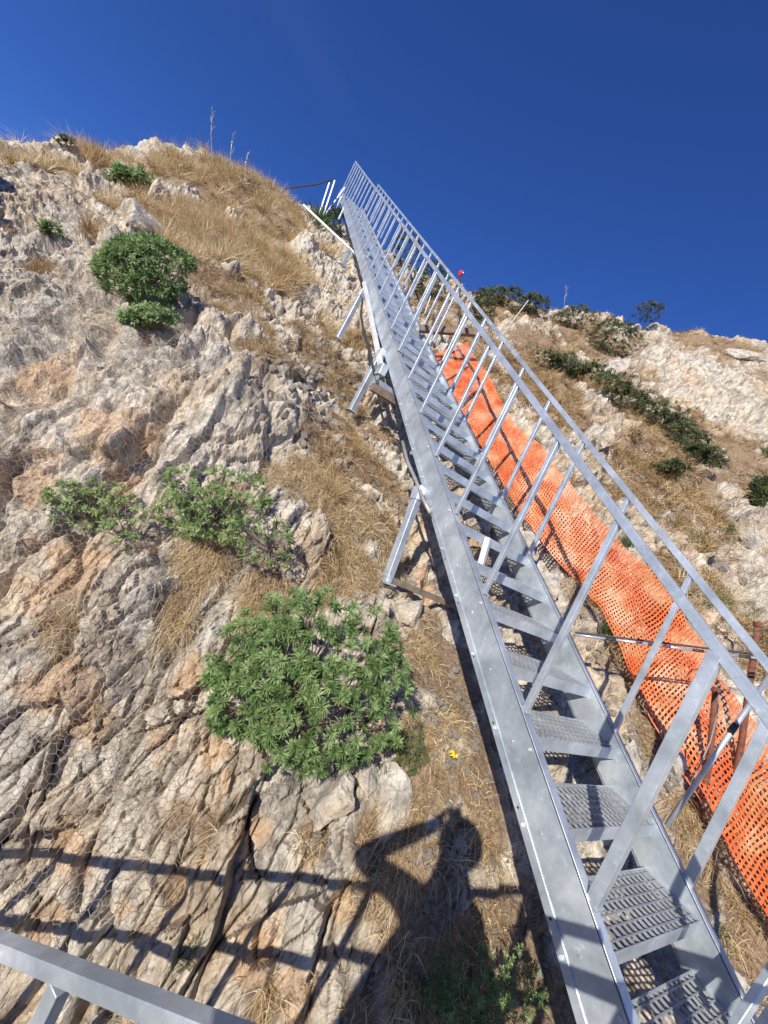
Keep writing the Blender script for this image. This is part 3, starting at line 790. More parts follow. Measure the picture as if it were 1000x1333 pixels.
# slanted scaffold tube with black collars
a, b = zst(868, 1075, 2.35), zst(1010, 868, 2.45)
t = empty('scaffold_tube', a, 'slanted grey scaffold tube with a black collar between the right balusters and the net', 'tube')
MB().tube([a, b], 0.0145, 10).build('tube', M['steel'], t, a, smooth=True)
for f_ in (0.60,): MB().tube([a+(b-a)*(f_-0.03), a+(b-a)*(f_+0.03)], 0.0175, 10).build('collar', M['black'], t, a, smooth=True)
# loose wires near the right edge
for k, (pp, lb) in enumerate((([(968,838),(985,822),(1005,818),(1030,826)], 'black wire looping past the right railing, upper one'), ([(972,850),(990,836),(1010,833),(1035,846)], 'black wire looping past the right railing, lower one'), ([(905,1010),(925,965),(934,930),(936,905)], 'thin pale wire dangling beside the left rusty post'))):
    P_ = [zst(x, y, 2.8) for x, y in pp]
    o = MB().tube(P_, 0.005, 5).build('loose_wire', M['black' if k < 2 else 'wire'], None, P_[0]); o.location = tuple(P_[0]); tag(o, lb, 'wire')
# red topped rod and wooden beam behind the stairs
b, n_, Z = at(598, 436)
Zr = min(Z, 9.5)
t = empty('marker_rod', ray(598, 440)*Zr, 'thin dark rod with a red tip standing behind the railing against the sky', 'rod')
pa = ray(598, 440)*Zr; pb = ray(599, 357)*Zr
MB().tube([pa, pb], 0.020, 6).build('rod', M['black'], t, pa)
MB().tube([pb-np.array((0, 0, 0.05)), pb+np.array((0, 0, 0.02)), pb+np.array((0, 0, 0.09))], [0.03, 0.06, 0.03], 8).build('red_cap', M['red'], t, pa)
MB().tube([pb+np.array((0.02, -0.03, 0.03)), pb+np.array((0.02, -0.07, 0.04))], 0.018, 8).build('white_eye', M['white'], t, pa)
for (p, q, Z, w, lb) in (((546, 428), (628, 434), 6.6, 0.10, 'dark weathered wooden beam lying level behind the right balusters'),):
    a, b = zst(*p, Z), zst(*q, Z)
    t = MB().bar(a, b, w, w).build('wooden_beam', M['wood'], None, a, bevel=0.006); t.location = tuple(a); tag(t, lb, 'beam')
for (p, q, Z, lb) in (((651, 440), (688, 391), 8.5, 'pale rod leaning out of the dark shrub right of the handrail'), ((553, 408), (561, 385), 8.8, 'short pale stake behind the upper steps')):
    a, b = zst(*p, Z), zst(*q, Z)
    t = MB().tube([a, b], 0.013, 7).build('leaning_rod', M['wire'], None, a); t.location = tuple(a); tag(t, lb, 'rod')
# white pipe and poles left of the stair head
def pole(p, q, Z, r, lb, mat='grating', name='pole', cat='pole', group=None, square=False):
    a, b = zst(*p, Z), zst(*q, Z)
    m = MB()
    if square: m.bar(a, b, r*2, r*2)
    else: m.tube([a, b], r, 9)
    o = m.build(name, M[mat], None, a); o.location = tuple(a); tag(o, lb, cat, group)
pole((395, 267), (463, 331), 9.6, 0.03, 'white pipe lying across the grass just left of the stair head', 'white', 'pipe', 'pipe')
pole((415, 281), (429, 238), 12.2, 0.019, 'left one of the paired steel poles beside the stair head', square=True)
pole((421, 281), (436, 235), 12.2, 0.019, 'right one of the paired steel poles beside the stair head', square=True)
pole((420, 284), (449, 244), 12.6, 0.016, 'thin slanted pole leaning against the stair head', square=True)
pole((434, 278), (445, 257), 12.6, 0.04, 'thick white stub of tube under the stair head, upper one')
pole((441, 286), (448, 271), 12.3, 0.035, 'thick white stub of tube under the stair head, lower one')
pts_ = [zst(x, y, 12.2) for x, y in ((368, 246), (390, 243), (412, 240), (434, 233))]
o = MB().tube(pts_, 0.022, 6).build('cable', M['black'], None, pts_[0]); o.location = tuple(pts_[0]); tag(o, 'thin dark cable strung from the paired poles over the grass to the left', 'cable')

# ------------------------------------------------------------------ hexagonal rockfall netting draped over the left bank
org = B[pick(180, 720)]
nb_ = nrm(sum(BN[pick(a, b)] for a, b in ((60, 1100), (200, 1000), (60, 600), (300, 500), (200, 800), (100, 450), (100, 350))))
nu = nrm(np.cross((0, 0, 1), nb_)); nv = np.cross(nb_, nu)
if nv[2] < 0: nv = -nv
sel = (dist < 9) & (ppd > 0.5) & (ppx > -220) & (ppx < 620)
L = PD[sel]-org; U_, V_, W_ = L@nu, L@nv, L@nb_
gs = 0.03; u0, v0 = -3.6, -2.6; nU, nV = int(7.2/gs), int(8.6/gs)
hm = np.full((nU, nV), -9.0)
iu = ((U_-u0)/gs).astype(int); iv = ((V_-v0)/gs).astype(int)
ok = (iu >= 0) & (iu < nU) & (iv >= 0) & (iv < nV)
np.maximum.at(hm, (iu[ok], iv[ok]), W_[ok])
cnt = hm > -8
for _ in range(3):
    s = hm.copy()
    for dx, dy in ((1, 0), (-1, 0), (0, 1), (0, -1)):
        s = np.maximum(s, np.roll(np.roll(hm, dx, 0), dy, 1)-0.012)
    hm = s
for _ in range(3):
    acc = 0
    for dx in (-1, 0, 1):
        for dy in (-1, 0, 1): acc = acc+np.roll(np.roll(hm, dx, 0), dy, 1)
    hm = acc/9
def surf(u, v):
    fu = np.clip((u-u0)/gs, 0, nU-2); fv = np.clip((v-v0)/gs, 0, nV-2)
    i, j = fu.astype(int), fv.astype(int); a, b = fu-i, fv-j
    w = hm[i, j]*(1-a)*(1-b)+hm[i+1, j]*a*(1-b)+hm[i, j+1]*(1-a)*b+hm[i+1, j+1]*a*b
    return org+u[:, None]*nu+v[:, None]*nv+(w[:, None]+0.010)*nb_, w
NETPOLY = [(-150,1240),(60,1245),(205,1200),(238,1060),(262,960),(300,860),(330,800),(385,740),(425,660),(418,560),(385,505),(335,470),(260,440),(210,395),(150,385),(110,330),(50,305),(-40,310),(-150,330)]
def inpoly(x, y, P_):
    c = np.zeros(len(x), bool)
    for i in range(len(P_)):
        (x1, y1), (x2, y2) = P_[i], P_[i-1]
        cr = ((y1 > y) != (y2 > y)); xx = (x2-x1)*(y-y1)/(y2-y1+1e-9)+x1
        c ^= cr & (x < xx)
    return c
# the boundary polygon carried onto the bank
poly_uv = []
def edge_pt(x, y):
    c = B[pick(max(min(x, 1100), -140), y)]-org
    return (c@nu, c@nv)
poly_uv = [edge_pt(x, y) for x, y in NETPOLY]
hx, hy = 0.046, 0.055      # cell width, height
A_, B__ = [], []
for i in range(int(7.2/hx)):
    for j in range(int(8.6/(hy))):
        cx = u0+i*hx+(hx/2 if j % 2 else 0); cy = v0+j*hy*0.75
        p0 = (cx, cy+hy*0.5); p1 = (cx+hx/2, cy+hy*0.25); p2 = (cx+hx/2, cy-hy*0.25); p3 = (cx, cy-hy*0.5)
        A_ += [p0, p1, p2]; B__ += [p1, p2, p3]
A_, B__ = np.array(A_), np.array(B__)
mA = inpoly(A_[:, 0], A_[:, 1], poly_uv)
A_, B__ = A_[mA], B__[mA]
def warp2(p):
    q = np.stack([p[:, 0], p[:, 1], np.zeros(len(p))], 1)
    return p+np.stack([0.05*fbm(q*2.1, 2, 700)+0.010*vnoise(q*14, 702), 0.07*fbm(q*1.7, 2, 710)+0.010*vnoise(q*14, 712)], 1)
A2, B2 = warp2(A_), warp2(B__)
PA, wA = surf(A2[:, 0], A2[:, 1]); PB, wB = surf(B2[:, 0], B2[:, 1])
g2 = (wA > -4) & (wB > -4) & (np.linalg.norm(PA-PB, axis=1) < 0.25)
PA, PB = PA[g2], PB[g2]
vv, ff = strands(PA, PB, 0.0011, nb_, 0.8)
o = np_mesh('rockfall_netting', vv, [ff], M['wire'], base=org); o.location = tuple(org)
tag(o, 'hexagonal zinc wire rockfall netting draped over the left rock bank', 'wire netting')
print('net edges', len(PA))

# bent iron hook that pins the netting
P_ = [at(36, 712)[0], at(38, 700)[0]-CF*0.05, at(50, 699)[0]-CF*0.05, at(60, 706)[0]]
o = MB().tube(P_, 0.006, 6).build('rock_hook', M['rust'], None, P_[0]); o.location = tuple(P_[0]); tag(o, 'small bent iron hook pinning the netting at the left edge', 'hook')
# ------------------------------------------------------------------ plants
def rand_unit(n):
    v = rng.normal(size=(n, 3)); return v/np.linalg.norm(v, axis=1, keepdims=True)
def blades(root, dirv, length, width, bend, tone, segs=3):
    """thin tapering curved blades; returns V, faces(list), tone per vertex"""
    n = len(root); dirv = dirv/np.linalg.norm(dirv, axis=1, keepdims=True)
    side = np.cross(dirv, rand_unit(n)); side /= np.linalg.norm(side, axis=1, keepdims=True)+1e-9
    gv = np.zeros((n, 3)); gv[:, 2] = -1
    hz = rand_unit(n)*0.35
    pts_, ws = [], []
    for k in range(segs+1):
        t = k/segs
        pts_.append(root+dirv*(length*t)[:, None]+(gv+hz)*(bend*length*t*t)[:, None])
        ws.append(width*(1-t)**0.7)
    Vv = []
    for k in range(segs):
        Vv += [pts_[k]+side*ws[k][:, None]/2, pts_[k]-side*ws[k][:, None]/2]
    Vv.append(pts_[segs])
    m = 2*segs+1
    Vv = np.stack(Vv, 1).reshape(-1, 3); b = np.arange(n)[:, None]*m
    quads = np.concatenate([b+np.array([[2*k, 2*k+1, 2*k+3, 2*k+2]]) for k in range(segs-1)])
    tri = b+np.array([[2*segs-2, 2*segs-1, 2*segs]])
    return Vv, quads, tri, np.repeat(tone, m)
def blade_obj(name, parts, mat, label, cat=None, group=None, kind=None, base=(0, 0, 0), parent=None):
    off = 0; Vs, Qs, Ts, To = [], [], [], []
    for (v, q, t, tn) in parts:
        Vs.append(v); Qs.append(q+off); Ts.append(t+off); To.append(tn); off += len(v)
    o = np_mesh(name, np.concatenate(Vs), [np.concatenate(Qs), np.concatenate(Ts)], M[mat], parent, attrs={'tone': np.clip(np.concatenate(To), 0, 1)}, base=base)
    if parent is None: o.location = tuple(base)
    return tag(o, label, cat, group, kind)
inview = (PP[2] > 0.6) & (PP[0] > -120) & (PP[0] < 1120) & (PP[1] > 60) & (PP[1] < 1450)
dl = np.linalg.norm(PD, axis=1)
facing = np.clip(-(DN*PD).sum(1)/dl, 0, 1)
patch = sstep(-0.35, 0.35, fbm(PD*0.9, 3, 801)); patch2 = 0.15+0.85*sstep(-0.25, 0.3, fbm(PD*3.0, 3, 811))
patch_far = sstep(-0.2, 0.25, fbm(PD*0.55, 3, 821))
def scatter(w, n):
    p = w/w.sum(); return rng.choice(len(w), n, p=p)
UPV = np.array((0, 0, 1.0))
def tufts(idx, per, lmin, lmax, wid, spread, bend, tmean, rad, upw=0.55, tsd=0.16, segs=3):
    n = len(idx)
    base = np.repeat(PD[idx], per, 0); nm = np.repeat(DN[idx], per, 0)
    off = rand_unit(n*per)*(np.repeat(rad*rng.uniform(0.5, 1.2, n), per)*rng.uniform(0, 1, n*per)**0.5)[:, None]
    off -= nm*(off*nm).sum(1)[:, None]
    d = nm*(1-upw)+UPV*upw+rand_unit(n*per)*spread+off/(rad+1e-6)*0.35*spread/0.5
    ln = np.repeat(rng.uniform(lmin, lmax, n), per)*rng.uniform(0.55, 1.1, n*per)
    tone = np.repeat(rng.normal(tmean, tsd, n), per)+rng.normal(0, 0.10, n*per)
    return blades(base+off-nm*0.01, d, ln, np.full(n*per, wid)*rng.uniform(0.6, 1.3, n*per), rng.uniform(bend*0.5, bend*1.5, n*per), tone, segs)
parts = []
# clear of the steps
stairclear = 1-((PD[:, 0] > 2.3) & (PD[:, 0] < 2.9)).astype(float)
lowclear = np.where((PP[1] > 960) & (dl < 3.4) & (PP[0] > 330), 0.45, 1.0)
near = inview & (dl < 3.6); midr = inview & (dl >= 3.6) & (dl < 7.5); far = inview & (dl >= 7.5) & (dl < 30)
leftside = PD[:, 0] < 2.3
w = AREA*soil*near*patch2*lowclear*stairclear
parts.append(tufts(scatter(w, 2300), 14, 0.07, 0.22, 0.0042, 1.3, 0.9, 0.66, 0.07, 0.25, 0.24))
parts.append(tufts(scatter(w, 800), 10, 0.10, 0.24, 0.0030, 1.1, 0.9, 0.80, 0.05, 0.35, 0.2))
w = AREA*soil*midr*patch2*(0.35+0.65*stairclear)
parts.append(tufts(scatter(w, 2400), 16, 0.10, 0.28, 0.0050, 0.9, 0.6, 0.62, 0.09, 0.4, 0.22))
wl_ = AREA/dl**1.2*soil*far*leftside*(0.2+patch_far)
parts.append(tufts(scatter(wl_, 1150), 54, 0.25, 0.66, 0.0085, 0.70, 0.45, 0.76, 0.07, 0.65, 0.24, 2))
wr_ = AREA/dl**1.8*soil*(inview & (dl >= 6) & (dl < 30))*(~leftside)*(0.35+patch_far)
parts.append(tufts(scatter(wr_, 3000), 30, 0.16, 0.44, 0.011, 0.8, 0.5, 0.52, 0.09, 0.5, 0.24, 2))
# sparse straw in the cracks of the rock
w = AREA*(1-soil)*inview*(dl < 6)*sstep(0.1, 0.4, fbm(PD*4, 2, 831))*stairclear
parts.append(tufts(scatter(w, 420), 9, 0.04, 0.11, 0.0022, 0.9, 0.5, 0.6, 0.03, 0.3))
w = AREA*(1-soil)*inview*(dl >= 6)*(dl < 30)*sstep(0.0, 0.3, fbm(PD*1.3, 2, 841))
parts.append(tufts(scatter(w, 1700), 16, 0.10, 0.32, 0.008, 0.8, 0.4, 0.55, 0.12, 0.4, 0.2, 2))
tw = []
tw.append(tufts(scatter(AREA*soil*midr*leftside*patch2, 1000), 12, 0.06, 0.20, 0.0045, 1.1, 0.6, 0.35, 0.10, 0.3, 0.2, 2))
tw.append(tufts(scatter(AREA*soil*near*patch2, 700), 10, 0.05, 0.16, 0.0030, 1.2, 0.7, 0.40, 0.06, 0.3, 0.2, 2))
tw.append(tufts(scatter(AREA/dl**1.8*(0.3+soil)*(inview & (dl >= 6) & (dl < 30))*(1-patch_far), 1100), 16, 0.10, 0.30, 0.010, 0.9, 0.5, 0.35, 0.12, 0.4, 0.2, 2))
blade_obj('brushwood', tw, 'twig', 'dead brown twigs and litter caught between the stones of the slope', 'brushwood', kind='stuff')
blade_obj('dry_grass', parts, 'grass', 'dry straw coloured grass growing in the soil pockets of the slope', 'grass', kind='stuff')

def tussock(px, py, n, ln, wid, rad, label, mat='grass', tmean=0.65, bend=0.5, spread=0.6, group=None, cat='grass clump', name='grass_tussock', upw=0.6):
    b, nm, Z = at(px, py)
    off = rand_unit(n)*(rad*rng.uniform(0, 1, n)**0.5)[:, None]; off -= nm*(off@nm)[:, None]
    d = nm*(1-upw)+UPV*upw+rand_unit(n)*spread*0.6+off/rad*spread
    p = blades(b+off-nm*0.03, d, ln*rng.uniform(0.5, 1.1, n), np.full(n, wid), rng.uniform(bend*0.5, bend*1.4, n), rng.normal(tmean, 0.15, n), 4)
    return blade_obj(name, [p], mat, label, cat, group, base=b)
for (px, py, n, ln, wid, rad, lb) in (
 (252, 300, 420, 0.62, 0.009, 0.20, 'large golden grass tussock directly above the round green shrub'),
 (360, 362, 420, 0.60, 0.008, 0.18, 'golden grass tussock with arching blades left of the rock pillar'),
 (128, 205, 300, 0.55, 0.012, 0.25, 'golden grass tussock on the skyline at the upper left'),
 (300, 235, 300, 0.60, 0.010, 0.20, 'tall grass tussock below the skyline stalks'),
 (345, 262, 300, 0.60, 0.011, 0.22, 'straw coloured tussock near the skyline left of the poles'),
 (435, 635, 360, 0.30, 0.0032, 0.11, 'bushy straw tussock in the hollow left of the lowest prop'),
 (470, 585, 300, 0.28, 0.0034, 0.10, 'pale dry tussock beside the staircase below the middle prop'),
 (395, 560, 260, 0.26, 0.0034, 0.09, 'dry tussock beside the craggy grey rock in the middle'),
 (515, 690, 260, 0.20, 0.003, 0.08, 'yellowish tuft just right of the lowest prop'),
 (90, 815, 200, 0.15, 0.0022, 0.06, 'dull olive dry tuft behind the wire netting at the left'),
 (220, 800, 220, 0.16, 0.0022, 0.07, 'dry brown tuft in the crack beside the pale fluted rock'),
 (340, 1305, 200, 0.12, 0.0022, 0.06, 'curled dead straw heap at the bottom edge between slabs'),
 (120, 305, 220, 0.34, 0.007, 0.16, 'grey dry brush clump under the netting at the upper left'),
 (50, 350, 220, 0.26, 0.006, 0.14, 'grey brown dry clump at the upper left edge under netting'),
 (800, 820, 0, 0, 0, 0, ''),):
    if n: tussock(px, py, n, ln, wid, rad, lb, tmean=0.35 if 'grey' in lb or 'dull' in lb else 0.62)
for (px, py, n, ln, wid, rad, lb) in (
 (636, 582, 220, 0.30, 0.006, 0.10, 'dark green tuft between the balusters at the left edge of the orange net'),
 (790, 822, 260, 0.20, 0.004, 0.10, 'green and straw tuft beside the level pole and the orange net'),
 (818, 702, 200, 0.22, 0.007, 0.10, 'bright green tuft above the orange net seen through the railing'),
 (940, 1215, 220, 0.16, 0.0035, 0.08, 'fresh green tuft beside the right stringer near the bottom right'),
 (240, 1235, 160, 0.10, 0.0026, 0.05, 'small green tuft in the crack between slabs above the lower railing'),
 (1000, 590, 160, 0.5, 0.012, 0.2, 'dark green tussock at the right edge of the picture'),
 (505, 1015, 160, 0.10, 0.0026, 0.05, 'wispy green tuft hanging over the pale slabs'),
 (432, 268, 220, 0.55, 0.02, 0.35, 'dark green bush top behind the paired poles'),
 ):
    tussock(px, py, n, ln, wid, rad, lb, 'green_grass', 0.45, 0.4, 0.7, cat='grass clump', name='green_tuft')
for (px, py, n, ln, wid, rad, lb) in (
 (205, 560, 150, 0.16, 0.0024, 0.08, 'brown dead twigs under the netting above the airy green shrubs'),
 (300, 745, 220, 0.18, 0.0024, 0.10, 'tangle of brown dead twigs between the airy shrub and the largest shrub'),
 (190, 715, 150, 0.14, 0.0024, 0.06, 'dark dead twigs under the thin leggy shoots'),
 (235, 1075, 160, 0.12, 0.0022, 0.06, 'brown brushwood in the crack above the upper railing shadow'),
 (205, 445, 160, 0.20, 0.0035, 0.10, 'dark dry brush hanging below the small green shrub'),
 (15, 590, 150, 0.18, 0.003, 0.09, 'dark dry brush at the left edge of the picture'),
 (700, 1250, 150, 0.12, 0.003, 0.06, 'dry twigs in the dark strip beside the stringer near the bottom'),
 (480, 1095, 160, 0.12, 0.0022, 0.05, 'tuft of dead straw left of the shadow of the raised elbow')):
    tussock(px, py, n, ln, wid, rad, lb, 'twig', 0.4, 0.6, 1.0, cat='dead twigs', name='dead_brush', upw=0.3)
for (px, py, n, ln, wid, rad, lb) in (
 (905, 700, 200, 0.20, 0.010, 0.14, 'olive green tuft above the curved rock tooth on the right slope'),
 (850, 745, 160, 0.14, 0.007, 0.10, 'small olive tuft beside the handrails below the grassy slope'),
 (955, 690, 160, 0.20, 0.010, 0.12, 'olive tuft between the white boulders at the right'),
 (935, 780, 200, 0.14, 0.006, 0.12, 'olive green tuft below the curved rock tooth'),
 (975, 790, 160, 0.14, 0.006, 0.10, 'green tuft near the right edge beside the black wires'),
 (885, 790, 160, 0.12, 0.006, 0.09, 'low green tuft directly above the orange net at the right'),
 (700, 575, 160, 0.20, 0.007, 0.09, 'dark tuft just above the orange net behind the middle balusters')):
    tussock(px, py, n, ln, wid, rad, lb, 'green_grass', 0.75, 0.5, 0.9, cat='grass clump', name='green_tuft')
# tall bare stalks against the sky
for (px, py, tx, ty, lb) in ((278, 222, 275, 138, 'tallest thin feathery stalk standing against the sky on the left hill'), (302, 232, 303, 172, 'thin stalk against the sky, second from the tallest'), (320, 238, 322, 198, 'short thin stalk against the sky left of the cable'), (735, 408, 737, 372, 'thin pale stalk on the crest of the right hill')):
    b, nm, Z = at(px, py+6); tp = ray(tx, ty)*Z
    m = MB(); ps = [b+(tp-b)*k/5+np.array((0.02*math.sin(k*1.7), 0, 0)) for k in range(6)]
    m.tube(ps, [0.012, 0.010, 0.009, 0.008, 0.006, 0.004], 4)
    for k in range(14):
        f_ = 0.55+0.45*k/14; c = b+(tp-b)*f_; m.tube([c, c+rand_unit(1)[0]*0.06+np.array((0, 0, 0.10))], [0.006, 0.003], 3)
    o = m.build('dry_stalk', M['wire'], None, b); o.location = tuple(b); tag(o, lb, 'stalk', 'dry stalks on the skyline')

def rosette_leaves(cen, axis, L, wd, nl, tone):
    """arrays of rosettes -> leaves (4 vert, 2 face kites bent upward)"""
    n = len(cen); N_ = n*nl
    c = np.repeat(cen, nl, 0); ax = np.repeat(axis/np.linalg.norm(axis, axis=1, keepdims=True), nl, 0)
    r = rand_unit(N_); r -= ax*(r*ax).sum(1)[:, None]; r /= np.linalg.norm(r, axis=1, keepdims=True)
    el = rng.uniform(-0.1, 1.15, N_)
    d = r*np.cos(el)[:, None]+ax*np.sin(el)[:, None]
    ln = np.repeat(L, nl)*rng.uniform(0.65, 1.1, N_)
    sd = np.cross(d, ax); sd /= np.linalg.norm(sd, axis=1, keepdims=True)+1e-9
    c0 = c-ax*(ln*rng.uniform(0.0, 0.5, N_))[:, None]
    w_ = (np.repeat(wd, nl)*rng.uniform(0.8, 1.2, N_))[:, None]
    p0 = c0; p1 = c0+d*(ln*0.6)[:, None]+sd*w_/2; p2 = c0+d*(ln*0.6)[:, None]-sd*w_/2; p3 = c0+d*ln[:, None]-ax*(ln*0.12)[:, None]
    Vv = np.stack([p0, p1, p3, p2], 1).reshape(-1, 3)
    F = np.arange(N_)[:, None]*4+np.array([[0, 1, 2, 3]])
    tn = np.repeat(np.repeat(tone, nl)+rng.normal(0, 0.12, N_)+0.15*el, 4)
    return Vv, F, tn
def spurge(px, py, wpx, hpx, nros, L, wd, nl, mat, label, cat='shrub', name='spurge_shrub', fill=0.55, depth=0.45, group=None, tone=0.5, stems=True, lift=0.35, tilt=0.0, Z=None, rag=0.2):
    """bush whose picture box is centred on (px,py); it grows out of the slope behind"""
    b, nm, Zg = at(px, py+hpx*0.18)
    if Z is not None: b = ray(px, py+hpx*0.18)*Z; Zg = Z
    rw, rh = wpx/2*Zg/FOC, hpx/2*Zg/FOC
    cen = ray(px, py)*(Zg-rw*0.15)
    ax1, ax2 = CR*math.cos(tilt)+CU*math.sin(tilt), CU*math.cos(tilt)-CR*math.sin(tilt)
    toward = nrm(nm*0.6-CF*0.6+UPV*0.25)
    n = nros
    th = rng.uniform(0, 2*math.pi, n); rr_ = np.sqrt(rng.uniform(0, 1, n)); 
    th = np.where((rng.uniform(0, 1, n) < 0.3) & (np.sin(th) < 0), -th, th)
    dx, dy = rr_*np.cos(th), rr_*np.sin(th); dz = np.sqrt(np.maximum(0, 1-rr_**2))
    d = CR[None]*dx[:, None]+CU[None]*dy[:, None]-CF[None]*dz[:, None]
    edge = 1+rag*vnoise(d*2.2+px, int(px))+rag*0.6*vnoise(d*5, int(py))
    sh = edge*np.where(rng.uniform(0, 1, n) < fill, 1.0, rng.uniform(0.35, 0.95, n))
    pos = cen+ax1[None]*(dx*rw*edge)[:, None]+ax2[None]*(dy*rh*edge)[:, None]-CF[None]*(dz*rw*depth*1.6*sh)[:, None]+rand_unit(n)*L*0.3
    axis = d*0.6+UPV*0.25+toward*0.8+rand_unit(n)*0.35
    r_ = empty(name, b, label, cat, group)
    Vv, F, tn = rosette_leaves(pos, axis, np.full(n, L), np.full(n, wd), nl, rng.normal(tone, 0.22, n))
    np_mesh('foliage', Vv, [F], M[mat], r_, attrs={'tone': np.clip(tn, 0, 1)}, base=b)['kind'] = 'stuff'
    if stems:
        m = MB(); root = b-nm*0.03
        for k in rng.choice(n, min(n, 110), replace=False):
            e = pos[k]-nrm(axis[k])*L*0.4; md = root*0.45+e*0.55+rand_unit(1)[0]*rw*0.12-UPV*rw*0.06
            m.tube([root+rand_unit(1)[0]*rw*0.08, md, e], [L*0.085, L*0.06, L*0.04], 4, cap=False)
        m.build('stems', M['stem'], r_, b)
    return r_
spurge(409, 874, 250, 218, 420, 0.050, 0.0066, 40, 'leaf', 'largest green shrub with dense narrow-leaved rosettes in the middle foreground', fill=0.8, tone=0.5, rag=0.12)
spurge(286, 660, 145, 100, 190, 0.040, 0.0075, 24, 'leaf_light', 'light green airy shrub directly above the largest shrub', fill=0.4, tone=0.5)
spurge(345, 700, 90, 75, 42, 0.040, 0.008, 20, 'leaf_light', 'thin twiggy green shrub growing right of the airy light green one', fill=0.3, tone=0.35)
spurge(120, 655, 110, 62, 90, 0.038, 0.0075, 22, 'leaf_light', 'sparse light green shrub growing through the netting at the left', fill=0.35, tone=0.5)
spurge(168, 682, 66, 70, 26, 0.036, 0.008, 18, 'leaf_light', 'thin leggy shoots right of the sparse netted shrub', fill=0.3, tone=0.4)
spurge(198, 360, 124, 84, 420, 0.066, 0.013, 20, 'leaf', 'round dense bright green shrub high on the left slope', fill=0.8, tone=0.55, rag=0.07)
spurge(200, 419, 70, 30, 100, 0.062, 0.013, 18, 'leaf', 'small green shrub just below the round dense one', fill=0.6, tone=0.72)
spurge(174, 238, 48, 24, 90, 0.13, 0.030, 14, 'leaf', 'small green shrub high up near the left skyline', fill=0.6, tone=0.6)
spurge(66, 299, 22, 16, 14, 0.11, 0.02, 14, 'leaf_light', 'tiny grey green plant alone on the grey rock at the upper left', fill=0.5, tone=0.3, stems=False)
spurge(531, 975, 46, 62, 130, 0.022, 0.004, 16, 'leaf_dark', 'small fine-leaved dark green plant at the right foot of the largest shrub', fill=0.5, tone=0.8)
spurge(620, 1265, 150, 90, 260, 0.026, 0.005, 14, 'leaf', 'low green plant in the shadow of the photographer', fill=0.4, tone=0.45, stems=False)
spurge(88, 186, 26, 8, 30, 0.06, 0.03, 10, 'leaf_dark', 'low dark shrub on the left skyline beside the golden tussock', fill=0.5, stems=False)
D = dict(mat='leaf_dark', stems=False)
def dark(px, py, w_, h_, n, label, tone=0.45, tilt=0.0, L=0.09, **k):
    spurge(px, py, w_, h_, int(n*1.7), L, L*0.2, 12, 'leaf_dark', label, name='dark_shrub', tone=tone, tilt=tilt, fill=0.35, group='dark shrubs on the right hillside', stems=False, **k)
dark(650, 388, 62, 20, 150, 'low dark shrub on the crest just right of the handrail')
dark(690, 398, 48, 26, 130, 'dark shrub on the crest, second from the handrail')
dark(628, 402, 34, 50, 120, 'dark upright shrub right behind the handrail')
dark(745, 416, 62, 26, 130, 'flat dark shrub on the crest beside the white boulder top')
dark(795, 443, 70, 52, 240, 'dark grey green shrub standing over the white boulder', tone=0.4)
dark(842, 408, 40, 26, 100, 'dark shrub on the highest part of the right crest', tone=0.3)
_st = [(722,474),(748,480),(774,492),(800,508),(826,522),(850,538),(874,552),(896,570),(912,592)]
for k_, (x_, y_) in enumerate(_st):
    nm_ = ('uppermost', 'second', 'third', 'fourth', 'fifth', 'sixth', 'seventh', 'eighth', 'lowest')[k_]
    dark(x_, y_, 52, (18, 20, 26, 24, 34, 32, 40, 30, 20)[k_], 84, nm_+' shrub from the top in the long dark diagonal shrub band', tone=0.4+0.1*(k_ % 2), tilt=-0.5, rag=0.55)
dark(870, 610, 40, 20, 60, 'small dark shrub under the lower end of the shrub band', tone=0.35, rag=0.35)
dark(560, 372, 50, 60, 150, 'dark bush top seen between the upper balusters')
dark(530, 330, 40, 60, 130, 'dark bush behind the upper railing, left of the red tipped rod')
dark(990, 640, 26, 44, 70, 'dark green clump near the right edge above the pale rocks')
dark(870, 800, 40, 26, 70, 'small green plant above the orange net at the right', tone=0.7, L=0.06)
dark(440, 290, 34, 34, 120, 'dark bush in the hollow under the stair head')
# yellow flower
b, nm, Z = at(590, 985)
f_ = empty('yellow_flower', b, 'small bright yellow flower in the dry straw left of the staircase', 'flower')
fc = ray(590, 981)*(Z-0.07)
MB().tube([b, (b+fc)/2+np.array((0.005, 0, 0)), fc], 0.0018, 5).build('stem', M['stem'], f_, b)
for (ox, oz) in ((0, 0), (0.016, -0.014), (-0.010, 0.012)):
    c_ = fc+CR*ox+CU*oz
    Vv, F, tn = rosette_leaves(c_[None], np.array([nrm(-CF+UPV*0.5)]), np.array([0.019]), np.array([0.009]), 16, np.array([0.5]))
    np_mesh('petals', Vv, [F], M['flower'], f_, attrs={'tone': np.clip(tn, 0, 1)}, base=b)

